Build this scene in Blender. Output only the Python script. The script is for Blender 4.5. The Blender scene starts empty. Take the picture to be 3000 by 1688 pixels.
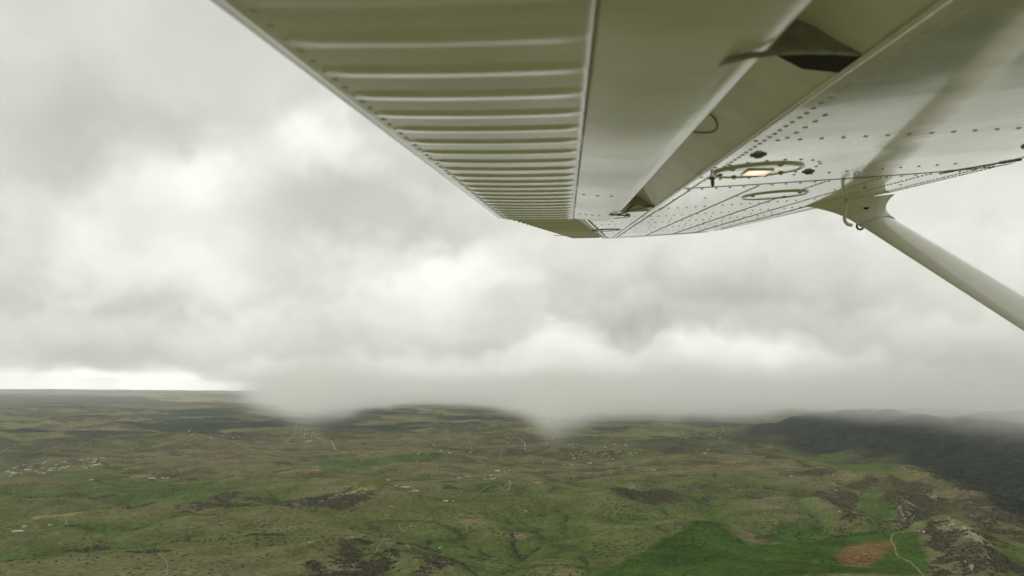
import bpy, bmesh, math, random
import numpy as np
from mathutils import Matrix, Vector

random.seed(7)
rng = np.random.default_rng(11)
sc = bpy.context.scene
COL = sc.collection

# ---------------------------------------------------------------- camera
# 24 mm lens on a 36 mm sensor; the camera is the origin, the plain lies GH metres below it
FPX, CU, CV = 2000.0, 1500.0, 844.0
GH = 500.0
UPC = Vector((0.0116, -1.0, 0.1470)).normalized()         # world up, seen from the camera (x right, y down, z ahead)
FWD = Vector((0, 0, 1)); FWD = (FWD - UPC * FWD.dot(UPC)).normalized()
RGT = FWD.cross(UPC)
if RGT.x < 0: RGT = -RGT
C2W = Matrix((RGT, FWD, UPC))                              # camera (y down) -> world
def c2w(v): return C2W @ Vector(v)
cam_d = bpy.data.cameras.new('camera')
cam_d.sensor_width = 36.0; cam_d.lens = 24.0
cam_d.clip_start = 0.02; cam_d.clip_end = 400000.0
cam_d.dof.use_dof = True; cam_d.dof.focus_distance = 12.0; cam_d.dof.aperture_fstop = 6.3
cam = bpy.data.objects.new('camera', cam_d); COL.objects.link(cam)
X, Yd, Z = c2w((1, 0, 0)), c2w((0, 1, 0)), c2w((0, 0, 1))
m3 = Matrix((X, -Yd, -Z)).transposed()
cam.matrix_world = m3.to_4x4()
sc.camera = cam

def pix_dir(u, v):
    return c2w(((u - CU) / FPX, (v - CV) / FPX, 1.0)).normalized()
def pix_azel(u, v):
    d = pix_dir(u, v)
    return math.atan2(d.x, d.y), math.asin(d.z)

# ---------------------------------------------------------------- world: overcast sky
SUN_AZ, SUN_EL = math.radians(-70.0), math.radians(30.0)
world = bpy.data.worlds.new('World'); sc.world = world; world.use_nodes = True
nt = world.node_tree; nt.nodes.clear()
class NB:
    """small helper to write node maths"""
    def __init__(s, nt): s.nt = nt
    def new(s, t, **k):
        n = s.nt.nodes.new(t)
        for a, b in k.items(): setattr(n, a, b)
        return n
    def put(s, sock, val):
        if isinstance(val, bpy.types.NodeSocket): s.nt.links.new(val, sock)
        else: sock.default_value = val
    def m(s, op, a, b=None, c=None, clamp=False):
        n = s.new('ShaderNodeMath', operation=op); n.use_clamp = clamp
        s.put(n.inputs[0], a)
        if b is not None: s.put(n.inputs[1], b)
        if c is not None: s.put(n.inputs[2], c)
        return n.outputs[0]
    def v(s, op, a, b=None):
        n = s.new('ShaderNodeVectorMath', operation=op)
        s.put(n.inputs[0], a)
        if b is not None: s.put(n.inputs[1], b)
        return n.outputs['Value'] if op in ('LENGTH', 'DOT_PRODUCT', 'DISTANCE') else n.outputs[0]
    def sep(s, a):
        n = s.new('ShaderNodeSeparateXYZ'); s.put(n.inputs[0], a); return n.outputs
    def comb(s, x, y, z):
        n = s.new('ShaderNodeCombineXYZ')
        for i, q in enumerate((x, y, z)): s.put(n.inputs[i], q)
        return n.outputs[0]
    def noise(s, vec, scale, detail=4.0, rough=0.5, dist=0.0, out='Fac'):
        n = s.new('ShaderNodeTexNoise')
        s.put(n.inputs['Vector'], vec); n.inputs['Scale'].default_value = scale
        n.inputs['Detail'].default_value = detail; n.inputs['Roughness'].default_value = rough
        n.inputs['Distortion'].default_value = dist
        return n.outputs[out]
    def rng(s, x, a, b, c=0.0, d=1.0, kind='SMOOTHSTEP'):
        n = s.new('ShaderNodeMapRange', interpolation_type=kind)
        s.put(n.inputs['Value'], x)
        for k, q in zip(('From Min', 'From Max', 'To Min', 'To Max'), (a, b, c, d)): s.put(n.inputs[k], q)
        return n.outputs[0]
    def mixc(s, f, a, b, bt='MIX'):
        n = s.new('ShaderNodeMix', data_type='RGBA', blend_type=bt)
        s.put(n.inputs[0], f); s.put(n.inputs[6], a); s.put(n.inputs[7], b)
        return n.outputs[2]

w = NB(nt)
tc = w.new('ShaderNodeTexCoord')
D = tc.outputs['Generated']
dx, dy, dz = w.sep(D)
az = w.m('ARCTAN2', dx, dy); el = w.m('ARCSINE', dz)
# warped angular position: cloud edges get billows
pa = w.comb(az, el, 0.0)
def noise2(vec, scale, detail, rough, out, dist=0.0):
    o = w.noise(vec, scale, detail, rough, dist, out); o.node.noise_dimensions = '2D'; return o
wn = noise2(pa, 5.0, 5.0, 0.6, 'Color')
wamt = w.rng(el, 0.0, 0.14, 0.03, 0.19)                     # calmer near the horizon
wsc = w.new('ShaderNodeVectorMath', operation='SCALE'); w.put(wsc.inputs[0], w.v('MULTIPLY', w.v('SUBTRACT', wn, (0.5, 0.5, 0.5)), (1, 1, 0))); w.put(wsc.inputs['Scale'], wamt)
ang = w.v('ADD', pa, wsc.outputs[0])
# rolling deck of stratus: noise on the deck plane, compressed towards the horizon
den = w.m('ADD', w.m('MAXIMUM', dz, 0.0), 0.16)
deck = w.comb(w.m('DIVIDE', dx, den), w.m('DIVIDE', dy, den), 0.0)
n_big = noise2(deck, 0.75, 4.0, 0.55, 'Fac')
n_med = w.noise(w.v('MULTIPLY', D, (1, 1, 1.5)), 4.2, 7.0, 0.56, 0.45)
SKY_BLOBS = [  # u, v, ru, rv, amount : lighter and darker masses of the overcast
    (330, 330, 420, 120, -.04), (40, 640, 170, 260, -.05),
    (950, 400, 190, 130, .17), (500, 620, 330, 230, .16), (560, 520, 150, 110, .07), (420, 800, 330, 110, .10),
    (1090, 815, 260, 90, .11), (1400, 790, 190, 90, .14), (1290, 900, 330, 130, .10),
    (1130, 640, 360, 120, -.08), (800, 820, 260, 120, .03), (1700, 860, 330, 130, -.07), (1880, 960, 130, 95, -.13),
    (2260, 930, 330, 100, -.09), (2050, 860, 260, 110, -.05), (1640, 1060, 190, 120, .19), (1480, 1010, 90, 75, -.06),
    (2010, 1010, 190, 60, .14), (2260, 1030, 160, 60, .10), (2500, 1010, 160, 80, -.03), (2860, 1160, 360, 170, -.12),
    (2820, 600, 420, 160, .11), (2500, 800, 300, 120, -.03),
    (110, 1130, 250, 36, 1.15), (500, 1136, 250, 40, 1.25), (340, 1062, 230, 46, -.07), (310, 1128, 60, 30, -.3), (250, 980, 400, 90, -.03),
    (1900, 740, 500, 90, .04),
]
acc = w.m('MULTIPLY_ADD', n_big, 0.15, -0.075)
acc = w.m('ADD', acc, w.m('MULTIPLY_ADD', n_med, 0.36, -0.18))
# the masses as a sum of products f(bearing) * g(height): curves instead of hundreds of nodes
A_R, E_LO, E_HI = math.radians(58), math.radians(-9), math.radians(42)
def _blob_field(NA=65, NE=65):
    ga = np.linspace(-A_R, A_R, NA)[:, None]; ge = np.linspace(E_LO, E_HI, NE)[None, :]
    G = np.zeros((NA, NE))
    for (u, v, ru, rv, amt) in SKY_BLOBS:
        a0, e0 = pix_azel(u, v)
        q = np.sqrt(((ga - a0) * FPX / ru) ** 2 + ((ge - e0) * FPX / rv) ** 2)
        t = np.clip((1.25 - q) / 1.1, 0, 1); G += (1.3 * amt if abs(amt) < .5 else amt) * t * t * (3 - 2 * t)
    return G
U_, S_, V_ = np.linalg.svd(_blob_field(), full_matrices=False)
def _curves(t, cols):
    n = w.new('ShaderNodeVectorCurve'); w.put(n.inputs['Vector'], w.comb(t, t, t))
    mp = n.mapping; mp.use_clip = True
    for k in range(3):
        c = mp.curves[k]; ys = cols[k]; xs = np.linspace(-1, 1, len(ys))
        c.points[0].location = (-1, ys[0]); c.points[1].location = (1, ys[-1])
        for x_, y_ in zip(xs[1:-1], ys[1:-1]): c.points.new(x_, y_)
    mp.update()
    return n.outputs['Vector']
wa, we, _ = w.sep(ang)
ta = w.rng(wa, -A_R, A_R, -1.0, 1.0, 'LINEAR'); te = w.rng(we, E_LO, E_HI, -1.0, 1.0, 'LINEAR')
for r0 in (0, 3, 6, 9):
    ca_ = [U_[:, k] / np.abs(U_[:, k]).max() for k in range(r0, r0 + 3)]
    kk = [S_[k] * np.abs(U_[:, k]).max() * np.abs(V_[k]).max() for k in range(r0, r0 + 3)]
    ce_ = [V_[k] / np.abs(V_[k]).max() for k in range(r0, r0 + 3)]
    acc = w.m('ADD', acc, w.v('DOT_PRODUCT', w.v('MULTIPLY', _curves(ta, ca_), tuple(kk)), _curves(te, ce_)))
# banks of cumulus below the deck: a scalloped crest, bright just under it, dull just above
crest_n = noise2(pa, 24.0, 4.0, 0.55, 'Fac'); crest_v = w.new('ShaderNodeTexVoronoi', voronoi_dimensions='2D', feature='SMOOTH_F1')
w.put(crest_v.inputs['Vector'], w.v('ADD', pa, w.v('MULTIPLY', wn, (0.14, 0.14, 0)))); crest_v.inputs['Scale'].default_value = 17.0; crest_v.inputs['Smoothness'].default_value = 0.35
bil = w.m('ADD', w.m('MULTIPLY_ADD', crest_n, 0.050, -0.025), w.m('MULTIPLY_ADD', crest_v.outputs['Distance'], -0.034, 0.013))
CREST1 = [(500, 1100), (700, 1090), (900, 1065), (1100, 1050), (1300, 1055), (1450, 1050), (1540, 1000), (1600, 970), (1660, 950), (1720, 962), (1800, 1010), (1850, 1032), (1900, 1000), (1960, 962), (2050, 972), (2130, 990), (2200, 982), (2300, 1000), (2400, 1010), (2550, 1040), (2800, 1090), (3000, 1120), (3300, 1150)]
CREST2 = [(500, 930), (760, 900), (900, 880), (1000, 850), (1060, 830), (1150, 802), (1250, 790), (1330, 760), (1400, 732), (1450, 742), (1520, 790), (1600, 822), (1700, 850), (1850, 870), (2000, 880), (2300, 900), (2800, 930), (3300, 950)]
CREST3 = [(200, 600), (300, 520), (380, 470), (470, 440), (560, 450), (640, 430), (760, 400), (850, 330), (930, 290), (1000, 300), (1060, 380), (1150, 470), (1300, 560), (1800, 620), (3000, 640)]
def crest_col(tab):
    az_t = [pix_azel(u, v)[0] for u, v in tab]; el_t = [pix_azel(u, v)[1] for u, v in tab]
    return np.interp(np.linspace(-A_R, A_R, 129), az_t, el_t)
cx = _curves(w.rng(az, -A_R, A_R, -1.0, 1.0, 'LINEAR'), [crest_col(CREST1), crest_col(CREST2), crest_col(CREST3)])
for e_, amp, dark, soft, fall in zip(w.sep(cx), (.115, .10, .09), (.045, .04, .03), (.013, .020, .028), (.075, .085, .12)):
    hgt_ = w.m('ADD', w.m('SUBTRACT', el, e_), bil)                     # above the crest: positive
    below = w.m('MULTIPLY', w.rng(hgt_, -soft, soft, 1.0, 0.0), w.rng(hgt_, -fall, 0.0, 0.0, amp))
    above = w.m('MULTIPLY', w.rng(hgt_, -soft, soft), w.rng(hgt_, 0.0, .07, dark, 0.0))
    win = w.rng(w.m('ABSOLUTE', az), .62, .95, 1.0, 0.0)                 # the same banks thin out to the sides
    acc = w.m('ADD', acc, w.m('MULTIPLY', w.m('SUBTRACT', below, above), win))
SKY_LUM = 0.715
lum = w.m('MAXIMUM', w.m('ADD', acc, SKY_LUM), 0.1)
tint = w.mixc(w.rng(lum, 0.45, 0.95, kind='LINEAR'), (0.985, 1.0, 0.865, 1), (1.0, 0.998, 0.925, 1))
tn = w.new('ShaderNodeVectorMath', operation='SCALE'); w.put(tn.inputs[0], tint); w.put(tn.inputs['Scale'], lum)
sky = w.new('ShaderNodeTexSky', sky_type='NISHITA'); sky.sun_disc = False
sky.sun_elevation = SUN_EL; sky.sun_rotation = SUN_AZ
b1 = w.new('ShaderNodeBackground'); w.put(b1.inputs[0], sky.outputs[0]); b1.inputs[1].default_value = 0.08
b2 = w.new('ShaderNodeBackground'); w.put(b2.inputs[0], tn.outputs[0]); b2.inputs[1].default_value = 1.0
mx = w.new('ShaderNodeMixShader'); mx.inputs[0].default_value = 0.96
nt.links.new(b1.outputs[0], mx.inputs[1]); nt.links.new(b2.outputs[0], mx.inputs[2])
wo = w.new('ShaderNodeOutputWorld'); nt.links.new(mx.outputs[0], wo.inputs[0])
world.cycles.sampling_method = 'MANUAL'; world.cycles.sample_map_resolution = 512

# ---------------------------------------------------------------- sun behind the overcast
sd = bpy.data.lights.new('sun', 'SUN'); sd.energy = 1.5; sd.angle = math.radians(11); sd.color = (1.0, 0.97, 0.9)
sun = bpy.data.objects.new('sun', sd); COL.objects.link(sun)
sdir = Vector((math.sin(SUN_AZ) * math.cos(SUN_EL), math.cos(SUN_AZ) * math.cos(SUN_EL), math.sin(SUN_EL)))
sun.rotation_euler = sdir.to_track_quat('Z', 'Y').to_euler()

# ---------------------------------------------------------------- exposure and renderer
vs = sc.view_settings
vs.view_transform = 'Standard'; vs.look = 'None'; vs.exposure = 0.0; vs.gamma = 1.0; vs.use_curve_mapping = False
cy = sc.cycles
cy.use_denoising = True; cy.denoiser = 'OPENIMAGEDENOISE'; cy.denoising_input_passes = 'RGB_ALBEDO_NORMAL'
cy.max_bounces = 7; cy.volume_bounces = 5; cy.diffuse_bounces = 3; cy.glossy_bounces = 3; cy.transmission_bounces = 2
cy.volume_max_steps = 256; cy.volume_step_rate = 1.0
cy.use_adaptive_sampling = True; cy.adaptive_threshold = 0.025; cy.adaptive_min_samples = 12

# ---------------------------------------------------------------- helpers
def tag(o, label=None, cat=None, group=None, kind=None):
    if label: o['label'] = label
    if cat: o['category'] = cat
    if group: o['group'] = group
    if kind: o['kind'] = kind
    return o
def link(name, me, mat=None, parent=None):
    o = bpy.data.objects.new(name, me); COL.objects.link(o)
    if mat is not None and me is not None and not me.materials: me.materials.append(mat)
    if parent is not None: o.parent = parent
    return o
def mesh_np(name, verts, faces, smooth=True):
    """verts (n,3), faces (m,k) of one size"""
    verts = np.asarray(verts, np.float32); faces = np.asarray(faces, np.int32)
    me = bpy.data.meshes.new(name)
    me.vertices.add(len(verts)); me.vertices.foreach_set('co', verts.ravel())
    k = faces.shape[1]
    me.loops.add(faces.size); me.loops.foreach_set('vertex_index', faces.ravel())
    me.polygons.add(len(faces))
    me.polygons.foreach_set('loop_start', np.arange(0, faces.size, k, dtype=np.int32))
    me.polygons.foreach_set('loop_total', np.full(len(faces), k, np.int32))
    me.polygons.foreach_set('use_smooth', np.full(len(faces), smooth))
    me.update(); me.validate()
    return me
def mesh_py(name, verts, faces, smooth=False):
    me = bpy.data.meshes.new(name); me.from_pydata([tuple(v) for v in verts], [], faces); me.update()
    if smooth:
        for p in me.polygons: p.use_smooth = True
    return me
def grid_faces(nr, nc, wrap=False):
    r = np.arange(nr - 1)[:, None]; c = np.arange(nc if wrap else nc - 1)[None, :]
    c2 = (c + 1) % nc
    a = r * nc + c; b = r * nc + c2; d = (r + 1) * nc + c; e = (r + 1) * nc + c2
    return np.stack([a, b, e, d], -1).reshape(-1, 4)
def empty(name, loc=(0, 0, 0)):
    o = bpy.data.objects.new(name, None); COL.objects.link(o); o.location = loc
    o.empty_display_size = 0.1
    return o
def copy_tree(src, parent=None):
    c = src.copy(); COL.objects.link(c); c.parent = parent
    for ch in src.children: copy_tree(ch, c)
    return c

def material(name, color, rough=0.6, spec=0.5, **k):
    m = bpy.data.materials.new(name); m.use_nodes = True
    b = m.node_tree.nodes['Principled BSDF']
    b.inputs['Base Color'].default_value = (*color, 1); b.inputs['Roughness'].default_value = rough
    b.inputs['Specular IOR Level'].default_value = spec
    for q, val in k.items(): b.inputs[q.replace('_', ' ')].default_value = val
    return m
def mottle(m, amount=0.25, scale=6.0, detail=4.0, bump=0.0, bump_scale=20.0, bump_dist=0.01):
    """grain and wear on a plain paint"""
    n = NB(m.node_tree); b = m.node_tree.nodes['Principled BSDF']
    base = b.inputs['Base Color'].default_value[:]
    tc = n.new('ShaderNodeTexCoord').outputs['Object']
    f = n.rng(n.noise(tc, scale, detail, 0.6), 0.3, 0.75, kind='LINEAR')
    lo = tuple(c * (1 - amount) for c in base[:3]) + (1,); hi = tuple(min(1, c * (1 + amount)) for c in base[:3]) + (1,)
    n.put(b.inputs['Base Color'], n.mixc(f, lo, hi))
    if bump:
        bn = n.new('ShaderNodeBump'); bn.inputs['Strength'].default_value = bump; bn.inputs['Distance'].default_value = bump_dist
        n.put(bn.inputs['Height'], n.noise(tc, bump_scale, 4.0)); n.put(b.inputs['Normal'], bn.outputs[0])
    return m

# value noise on the plane (numpy)
def _hash(ix, iy, seed):
    h = (ix.astype(np.int64) * 374761393 + iy.astype(np.int64) * 668265263 + seed * 1442695041) & 0xFFFFFFFF
    h = ((h ^ (h >> 13)) * 1274126177) & 0xFFFFFFFF
    h = h ^ (h >> 16)
    return (h & 0xFFFF).astype(np.float64) / 65535.0
def vnoise(x, y, seed=0):
    ix = np.floor(x); iy = np.floor(y); fx = x - ix; fy = y - iy
    fx = fx * fx * fx * (fx * (fx * 6 - 15) + 10); fy = fy * fy * fy * (fy * (fy * 6 - 15) + 10)
    ix = ix.astype(np.int64); iy = iy.astype(np.int64)
    a = _hash(ix, iy, seed); b = _hash(ix + 1, iy, seed); c = _hash(ix, iy + 1, seed); d = _hash(ix + 1, iy + 1, seed)
    return (a * (1 - fx) + b * fx) * (1 - fy) + (c * (1 - fx) + d * fx) * fy
def fbm(x, y, wl, octv=4, seed=0, gain=0.5):
    s = 0; amp = 1; tot = 0
    for o in range(octv):
        s = s + amp * vnoise(x / wl + 17.3 * o, y / wl - 9.1 * o, seed + o); tot += amp; amp *= gain; wl = wl * 0.5
    return s / tot
def sstep(x, a, b):
    t = np.clip((x - a) / (b - a), 0, 1); return t * t * (3 - 2 * t)
def ground_pt(u, v, z=-GH):
    """the point of the plain under a line of sight"""
    d = pix_dir(u, v); t = z / d.z
    return (d.x * t, d.y * t)
def seg_dist(x, y, pts, cut=None):
    """distance to a polyline (only within cut metres of it, when given)"""
    best = np.full(x.shape, 1e9)
    if cut is not None:
        xs = [p[0] for p in pts]; ys = [p[1] for p in pts]
        sel = np.nonzero((x > min(xs) - cut) & (x < max(xs) + cut) & (y > min(ys) - cut) & (y < max(ys) + cut))[0]
        if len(sel): best[sel] = seg_dist(x[sel], y[sel], pts)
        return best
    for (x0, y0), (x1, y1) in zip(pts[:-1], pts[1:]):
        dx, dy = x1 - x0, y1 - y0; L = dx * dx + dy * dy + 1e-9
        t = np.clip(((x - x0) * dx + (y - y0) * dy) / L, 0, 1)
        best = np.minimum(best, np.hypot(x - x0 - t * dx, y - y0 - t * dy))
    return best
def poly_mask(x, y, pts, soft):
    """1 inside a polygon, fading over soft metres"""
    xs = np.array([p[0] for p in pts]); ys = np.array([p[1] for p in pts])
    out = np.zeros(x.shape)
    sel = (x > xs.min() - 2 * soft) & (x < xs.max() + 2 * soft) & (y > ys.min() - 2 * soft) & (y < ys.max() + 2 * soft)
    if not sel.any(): return out
    X, Y = x[sel], y[sel]; ins = np.zeros(X.shape, bool)
    n = len(pts)
    for i in range(n):
        x0, y0 = pts[i]; x1, y1 = pts[(i + 1) % n]
        cond = ((y0 > Y) != (y1 > Y))
        ins ^= cond & (X < (x1 - x0) * (Y - y0) / (y1 - y0 + 1e-12) + x0)
    d = seg_dist(X, Y, list(pts) + [pts[0]])
    sd = np.where(ins, d, -d)
    out[sel] = sstep(sd, -soft, soft)
    return out
def gp(pl): return [ground_pt(u, v) for u, v in pl]

# ---------------------------------------------------------------- terrain: the relief of the plain
GULLIES = [gp(p) for p in (
    [(1490,1505),(1492,1540),(1510,1575),(1525,1595),(1500,1618),(1490,1640),(1465,1660),(1460,1690),(1440,1740)],
    [(1525,1595),(1560,1585),(1600,1565),(1640,1555),(1700,1540)],
    [(1500,1618),(1440,1605),(1400,1585),(1360,1570)],
    [(1260,1560),(1290,1600),(1340,1635),(1370,1652),(1430,1670),(1463,1680)],
    [(1770,1505),(1830,1525),(1900,1540),(1960,1560)], [(1650,1490),(1665,1520),(1662,1545)],
    [(0,1432),(100,1436),(160,1450),(260,1440),(380,1425)],
    [(340,1403),(480,1400),(640,1393),(760,1383),(900,1380),(1100,1388),(1230,1395),(1250,1415)],
    [(-60,1632),(0,1625),(150,1612),(260,1615),(340,1600),(460,1590)],
    [(2330,1440),(2360,1490),(2400,1530),(2410,1556)], [(2060,1440),(2090,1480),(2100,1520)],
    [(1640,1430),(1560,1450),(1480,1462),(1300,1470),(1180,1462)],
    [(2220,1588),(2260,1582),(2310,1565),(2380,1558),(2450,1565),(2540,1568),(2620,1562),(2680,1556)],
    [(200,1540),(330,1560),(420,1552),(560,1530),(700,1528)],
    [(1700,1600),(1720,1640),(1735,1690)], [(1900,1480),(1960,1500),(2040,1512)],
)]
RIDGES = [  # polyline, height, half width
    (gp([(2610,1378),(2690,1400),(2780,1440),(2850,1480),(2930,1530)]), 38, 90),
    (gp([(2632,1478),(2650,1510),(2680,1545),(2705,1562)]), 26, 45),
    (gp([(2770,1535),(2840,1590),(2880,1640),(2920,1700)]), 34, 70),
    (gp([(1795,1462),(1860,1452),(1985,1450)]), 34, 110),
    (gp([(880,1630),(960,1612),(1080,1600),(1160,1605)]), 30, 90),
    (gp([(1225,1660),(1270,1640),(1320,1645)]), 22, 70),
    (gp([(890,1488),(980,1478),(1080,1465),(1160,1460)]), 22, 80),
    (gp([(2340,1425),(2440,1405),(2560,1425)]), 24, 110), (gp([(2380,1460),(2440,1495),(2520,1545)]), 26, 80),
    (gp([(500,1500),(640,1486),(820,1492)]), 16, 90), (gp([(560,1462),(700,1452),(820,1440)]), 14, 80),
    (gp([(480,1545),(640,1535),(770,1528)]), 14, 90), (gp([(500,1598),(640,1590),(800,1592)]), 15, 80),
    (gp([(1870,1395),(2050,1400),(2300,1402)]), 18, 120), (gp([(2010,1360),(2200,1350),(2330,1372)]), 16, 140),
    (gp([(0,1205),(300,1196),(560,1186),(760,1215)]), 30, 700), (gp([(900,1215),(1300,1200),(1560,1215)]), 22, 900),
    (gp([(1900,1310),(1990,1296),(2100,1300)]), 40, 420), (gp([(230,1325),(500,1300),(700,1275)]), 26, 350),
]
_mt = gp([(2150,1268),(2250,1290),(2330,1316),(2480,1350),(2640,1386),(2760,1424),(2900,1474),(3050,1530),(3500,1720)])
def _far(u, dist):
    a, _ = pix_azel(u, 1100); return (math.sin(a) * dist, math.cos(a) * dist)
MOUNTAIN = _mt + [_far(5200, 5000), _far(5200, 16000), _far(3000, 16000), _far(2500, 13000), _far(2190, 10500)]
def poly_sd(x, y, pts):
    xs = [p[0] for p in pts]; ys = [p[1] for p in pts]; m = 700
    sel = np.nonzero((x > min(xs) - m) & (x < max(xs) + m) & (y > min(ys) - m) & (y < max(ys) + m))[0]
    res = np.full(x.shape, -1e6)
    if not len(sel): return res
    X, Y = x[sel], y[sel]; ins = np.zeros(X.shape, bool); n = len(pts)
    for i in range(n):
        x0, y0 = pts[i]; x1, y1 = pts[(i + 1) % n]
        cond = ((y0 > Y) != (y1 > Y))
        ins ^= cond & (X < (x1 - x0) * (Y - y0) / (y1 - y0 + 1e-12) + x0)
    d = seg_dist(X, Y, list(pts) + [pts[0]])
    res[sel] = np.where(ins, d, -d)
    return res
def warp(x, y, amt=60, wl=260, seed=50):
    return x + amt * 2 * (fbm(x, y, wl, 3, seed) - .5), y + amt * 2 * (fbm(x, y, wl, 3, seed + 9) - .5)
def swells(x, y):
    """the rolling part of the relief"""
    q = 2 * fbm(x * .8 + 0.35 * y + 60 * vnoise(x / 300, y / 300, 35), y * 1.05 + 60 * vnoise(x / 300, y / 300, 36), 680, 5, 31, .45) - 1
    return 70 * (fbm(x * 0.55 + y * 0.35, y, 1000, 4, 21, .45) - .5), 108 * (np.sqrt(q * q + .0016) - .18), np.abs(q)
def height(x, y):
    """height above the plain, metres"""
    x = np.asarray(x, float); y = np.asarray(y, float)
    d = np.hypot(x, y)
    far = sstep(d, 7000, 22000)
    s1, s2, _ = swells(x, y)
    near = .35 + .65 * sstep(d, 1900, 3300)
    h = 46 * (fbm(x, y, 2600, 4, 3) - .5) * near + s1 * (1 - .45 * far) * near + s2 * (1 - .5 * far) * near
    h = h + far * 60 * (fbm(x, y, 5200, 4, 77) - .5)
    wx, wy = warp(x, y, 45, 300)
    for pl, hh, wd in RIDGES:
        q = seg_dist(wx, wy, pl, 3 * wd)
        k = np.nonzero(q < 3 * wd)[0]
        if len(k):
            rgh = 0.65 + 0.7 * fbm(x[k], y[k], max(90, wd * .8), 3, 91)
            h[k] = h[k] + hh * rgh * np.exp(-(q[k] / wd) ** 2)
    gx, gy = warp(x, y, 16, 120, 61)
    for pl in GULLIES:
        q = seg_dist(gx, gy, pl, 400)
        h = h - 13 * np.exp(-(q / 120) ** 2) - 5 * np.exp(-(q / 16) ** 2)
    mx, my = warp(x, y, 220, 1300, 71)
    sd = poly_sd(mx, my, MOUNTAIN)
    mt = sstep(sd, -120, 1250)
    rg = 1 - np.abs(2 * fbm(x, y, 1100, 4, 81) - 1)
    h = h + mt * (170 + 200 * rg + 150 * np.abs(2 * fbm(x, y, 520, 3, 83) - 1)) * 0.72
    h = h - sstep(d, 30000, 80000) * 60
    return h
def ground_z(x, y): return float(height(np.array([x]), np.array([y]))[0]) - GH

# ---------------------------------------------------------------- terrain: what covers it (base colours only)
GREEN = [(gp(p), s, c) for p, s, c in (
    ([(1640,1700),(1820,1640),(1900,1600),(1990,1560),(2060,1542),(2130,1548),(2180,1570),(2215,1590),(2260,1590),(2330,1568),(2420,1560),(2600,1568),(2690,1590),(2720,1640),(2715,1700)], 14, (.038,.080,.016)),
    ([(2180,1548),(2300,1530),(2420,1535),(2400,1556),(2310,1562),(2230,1562)], 40, (.045,.10,.02)),
    ([(370,1465),(420,1425),(640,1412),(690,1425),(680,1450),(560,1470),(430,1475)], 50, (.055,.105,.026)),
    ([(860,1366),(1000,1352),(1200,1347),(1290,1344),(1295,1351),(1180,1362),(1000,1369)], 40, (.036,.09,.022)),
    ([(1015,1478),(1100,1432),(1172,1426),(1140,1452),(1060,1478)], 14, (.125,.125,.028)),
    ([(1100,1428),(1200,1418),(1240,1426),(1140,1443)], 16, (.045,.10,.022)),
    ([(1390,1424),(1470,1416),(1490,1428),(1400,1438)], 20, (.05,.10,.03)),
    ([(1296,1452),(1302,1440),(1346,1438),(1340,1448)], 8, (.03,.085,.018)),
    ([(2315,1330),(2370,1318),(2480,1330),(2480,1345),(2400,1352)], 60, (.085,.125,.04)),
    ([(2440,1378),(2600,1370),(2625,1395),(2640,1416),(2500,1420),(2470,1395)], 30, (.07,.12,.032)),
    ([(2860,1570),(2960,1600),(3010,1640),(3010,1690),(2950,1650)], 20, (.06,.105,.02)),
    ([(2470,1450),(2600,1440),(2640,1500),(2620,1550),(2540,1540)], 50, (.05,.10,.022)),
    ([(2770,1480),(2840,1488),(2850,1505),(2790,1500)], 20, (.06,.105,.025)),
    ([(2880,1475),(3000,1480),(3010,1510),(2900,1510)], 20, (.05,.09,.022)),
    ([(1880,1420),(2200,1400),(2300,1420),(2180,1470),(2000,1450)], 90, (.085,.115,.04)),
)]
SOIL = [(gp(p), s, c) for p, s, c in (
    ([(785,1386),(930,1378),(945,1389),(830,1396)], 30, (.21,.165,.10)),
    ([(395,1379),(465,1374),(455,1385),(380,1389)], 20, (.20,.15,.09)),
    ([(470,1362),(600,1348),(740,1333),(720,1345),(600,1358),(490,1368)], 60, (.15,.11,.07)),
    ([(1556,1422),(1572,1416),(1592,1420),(1590,1427),(1562,1428)], 6, (.30,.22,.14)),
    ([(520,1280),(600,1268),(700,1270),(660,1283),(560,1288)], 80, (.23,.19,.11)),
    ([(90,1522),(190,1512),(240,1514),(200,1524),(100,1530)], 12, (.22,.165,.10)),
    ([(2432,1620),(2450,1600),(2520,1594),(2600,1604),(2606,1620),(2560,1640),(2500,1655),(2450,1640)], 28, (.17,.098,.052)),
    ([(2490,1670),(2540,1660),(2565,1668),(2520,1676)], 8, (.17,.10,.055)),
    ([(2110,1555),(2200,1560),(2250,1580),(2200,1594),(2160,1580)], 22, (.13,.11,.07)),
    ([(1480,1430),(1500,1424),(1495,1432),(1450,1438)], 6, (.17,.12,.07)),
    ([(1460,1462),(1540,1452),(1520,1460),(1470,1468)], 8, (.10,.075,.045)),
    ([(1230,1200),(1270,1203),(1250,1212),(1200,1213)], 120, (.30,.24,.17)),
    ([(1530,1362),(1540,1366),(1500,1366),(1498,1362)], 12, (.26,.18,.12)),
    ([(1088,1372),(1110,1370),(1108,1378),(1086,1378)], 14, (.18,.12,.08)),
    ([(1340,1520),(1400,1512),(1440,1530),(1380,1536)], 60, (.17,.13,.085)),
    ([(1480,1555),(1560,1550),(1540,1562),(1480,1562)], 30, (.19,.15,.09)),
    ([(1620,1660),(1680,1635),(1700,1650),(1640,1680)], 40, (.17,.135,.08)),
)]
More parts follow.
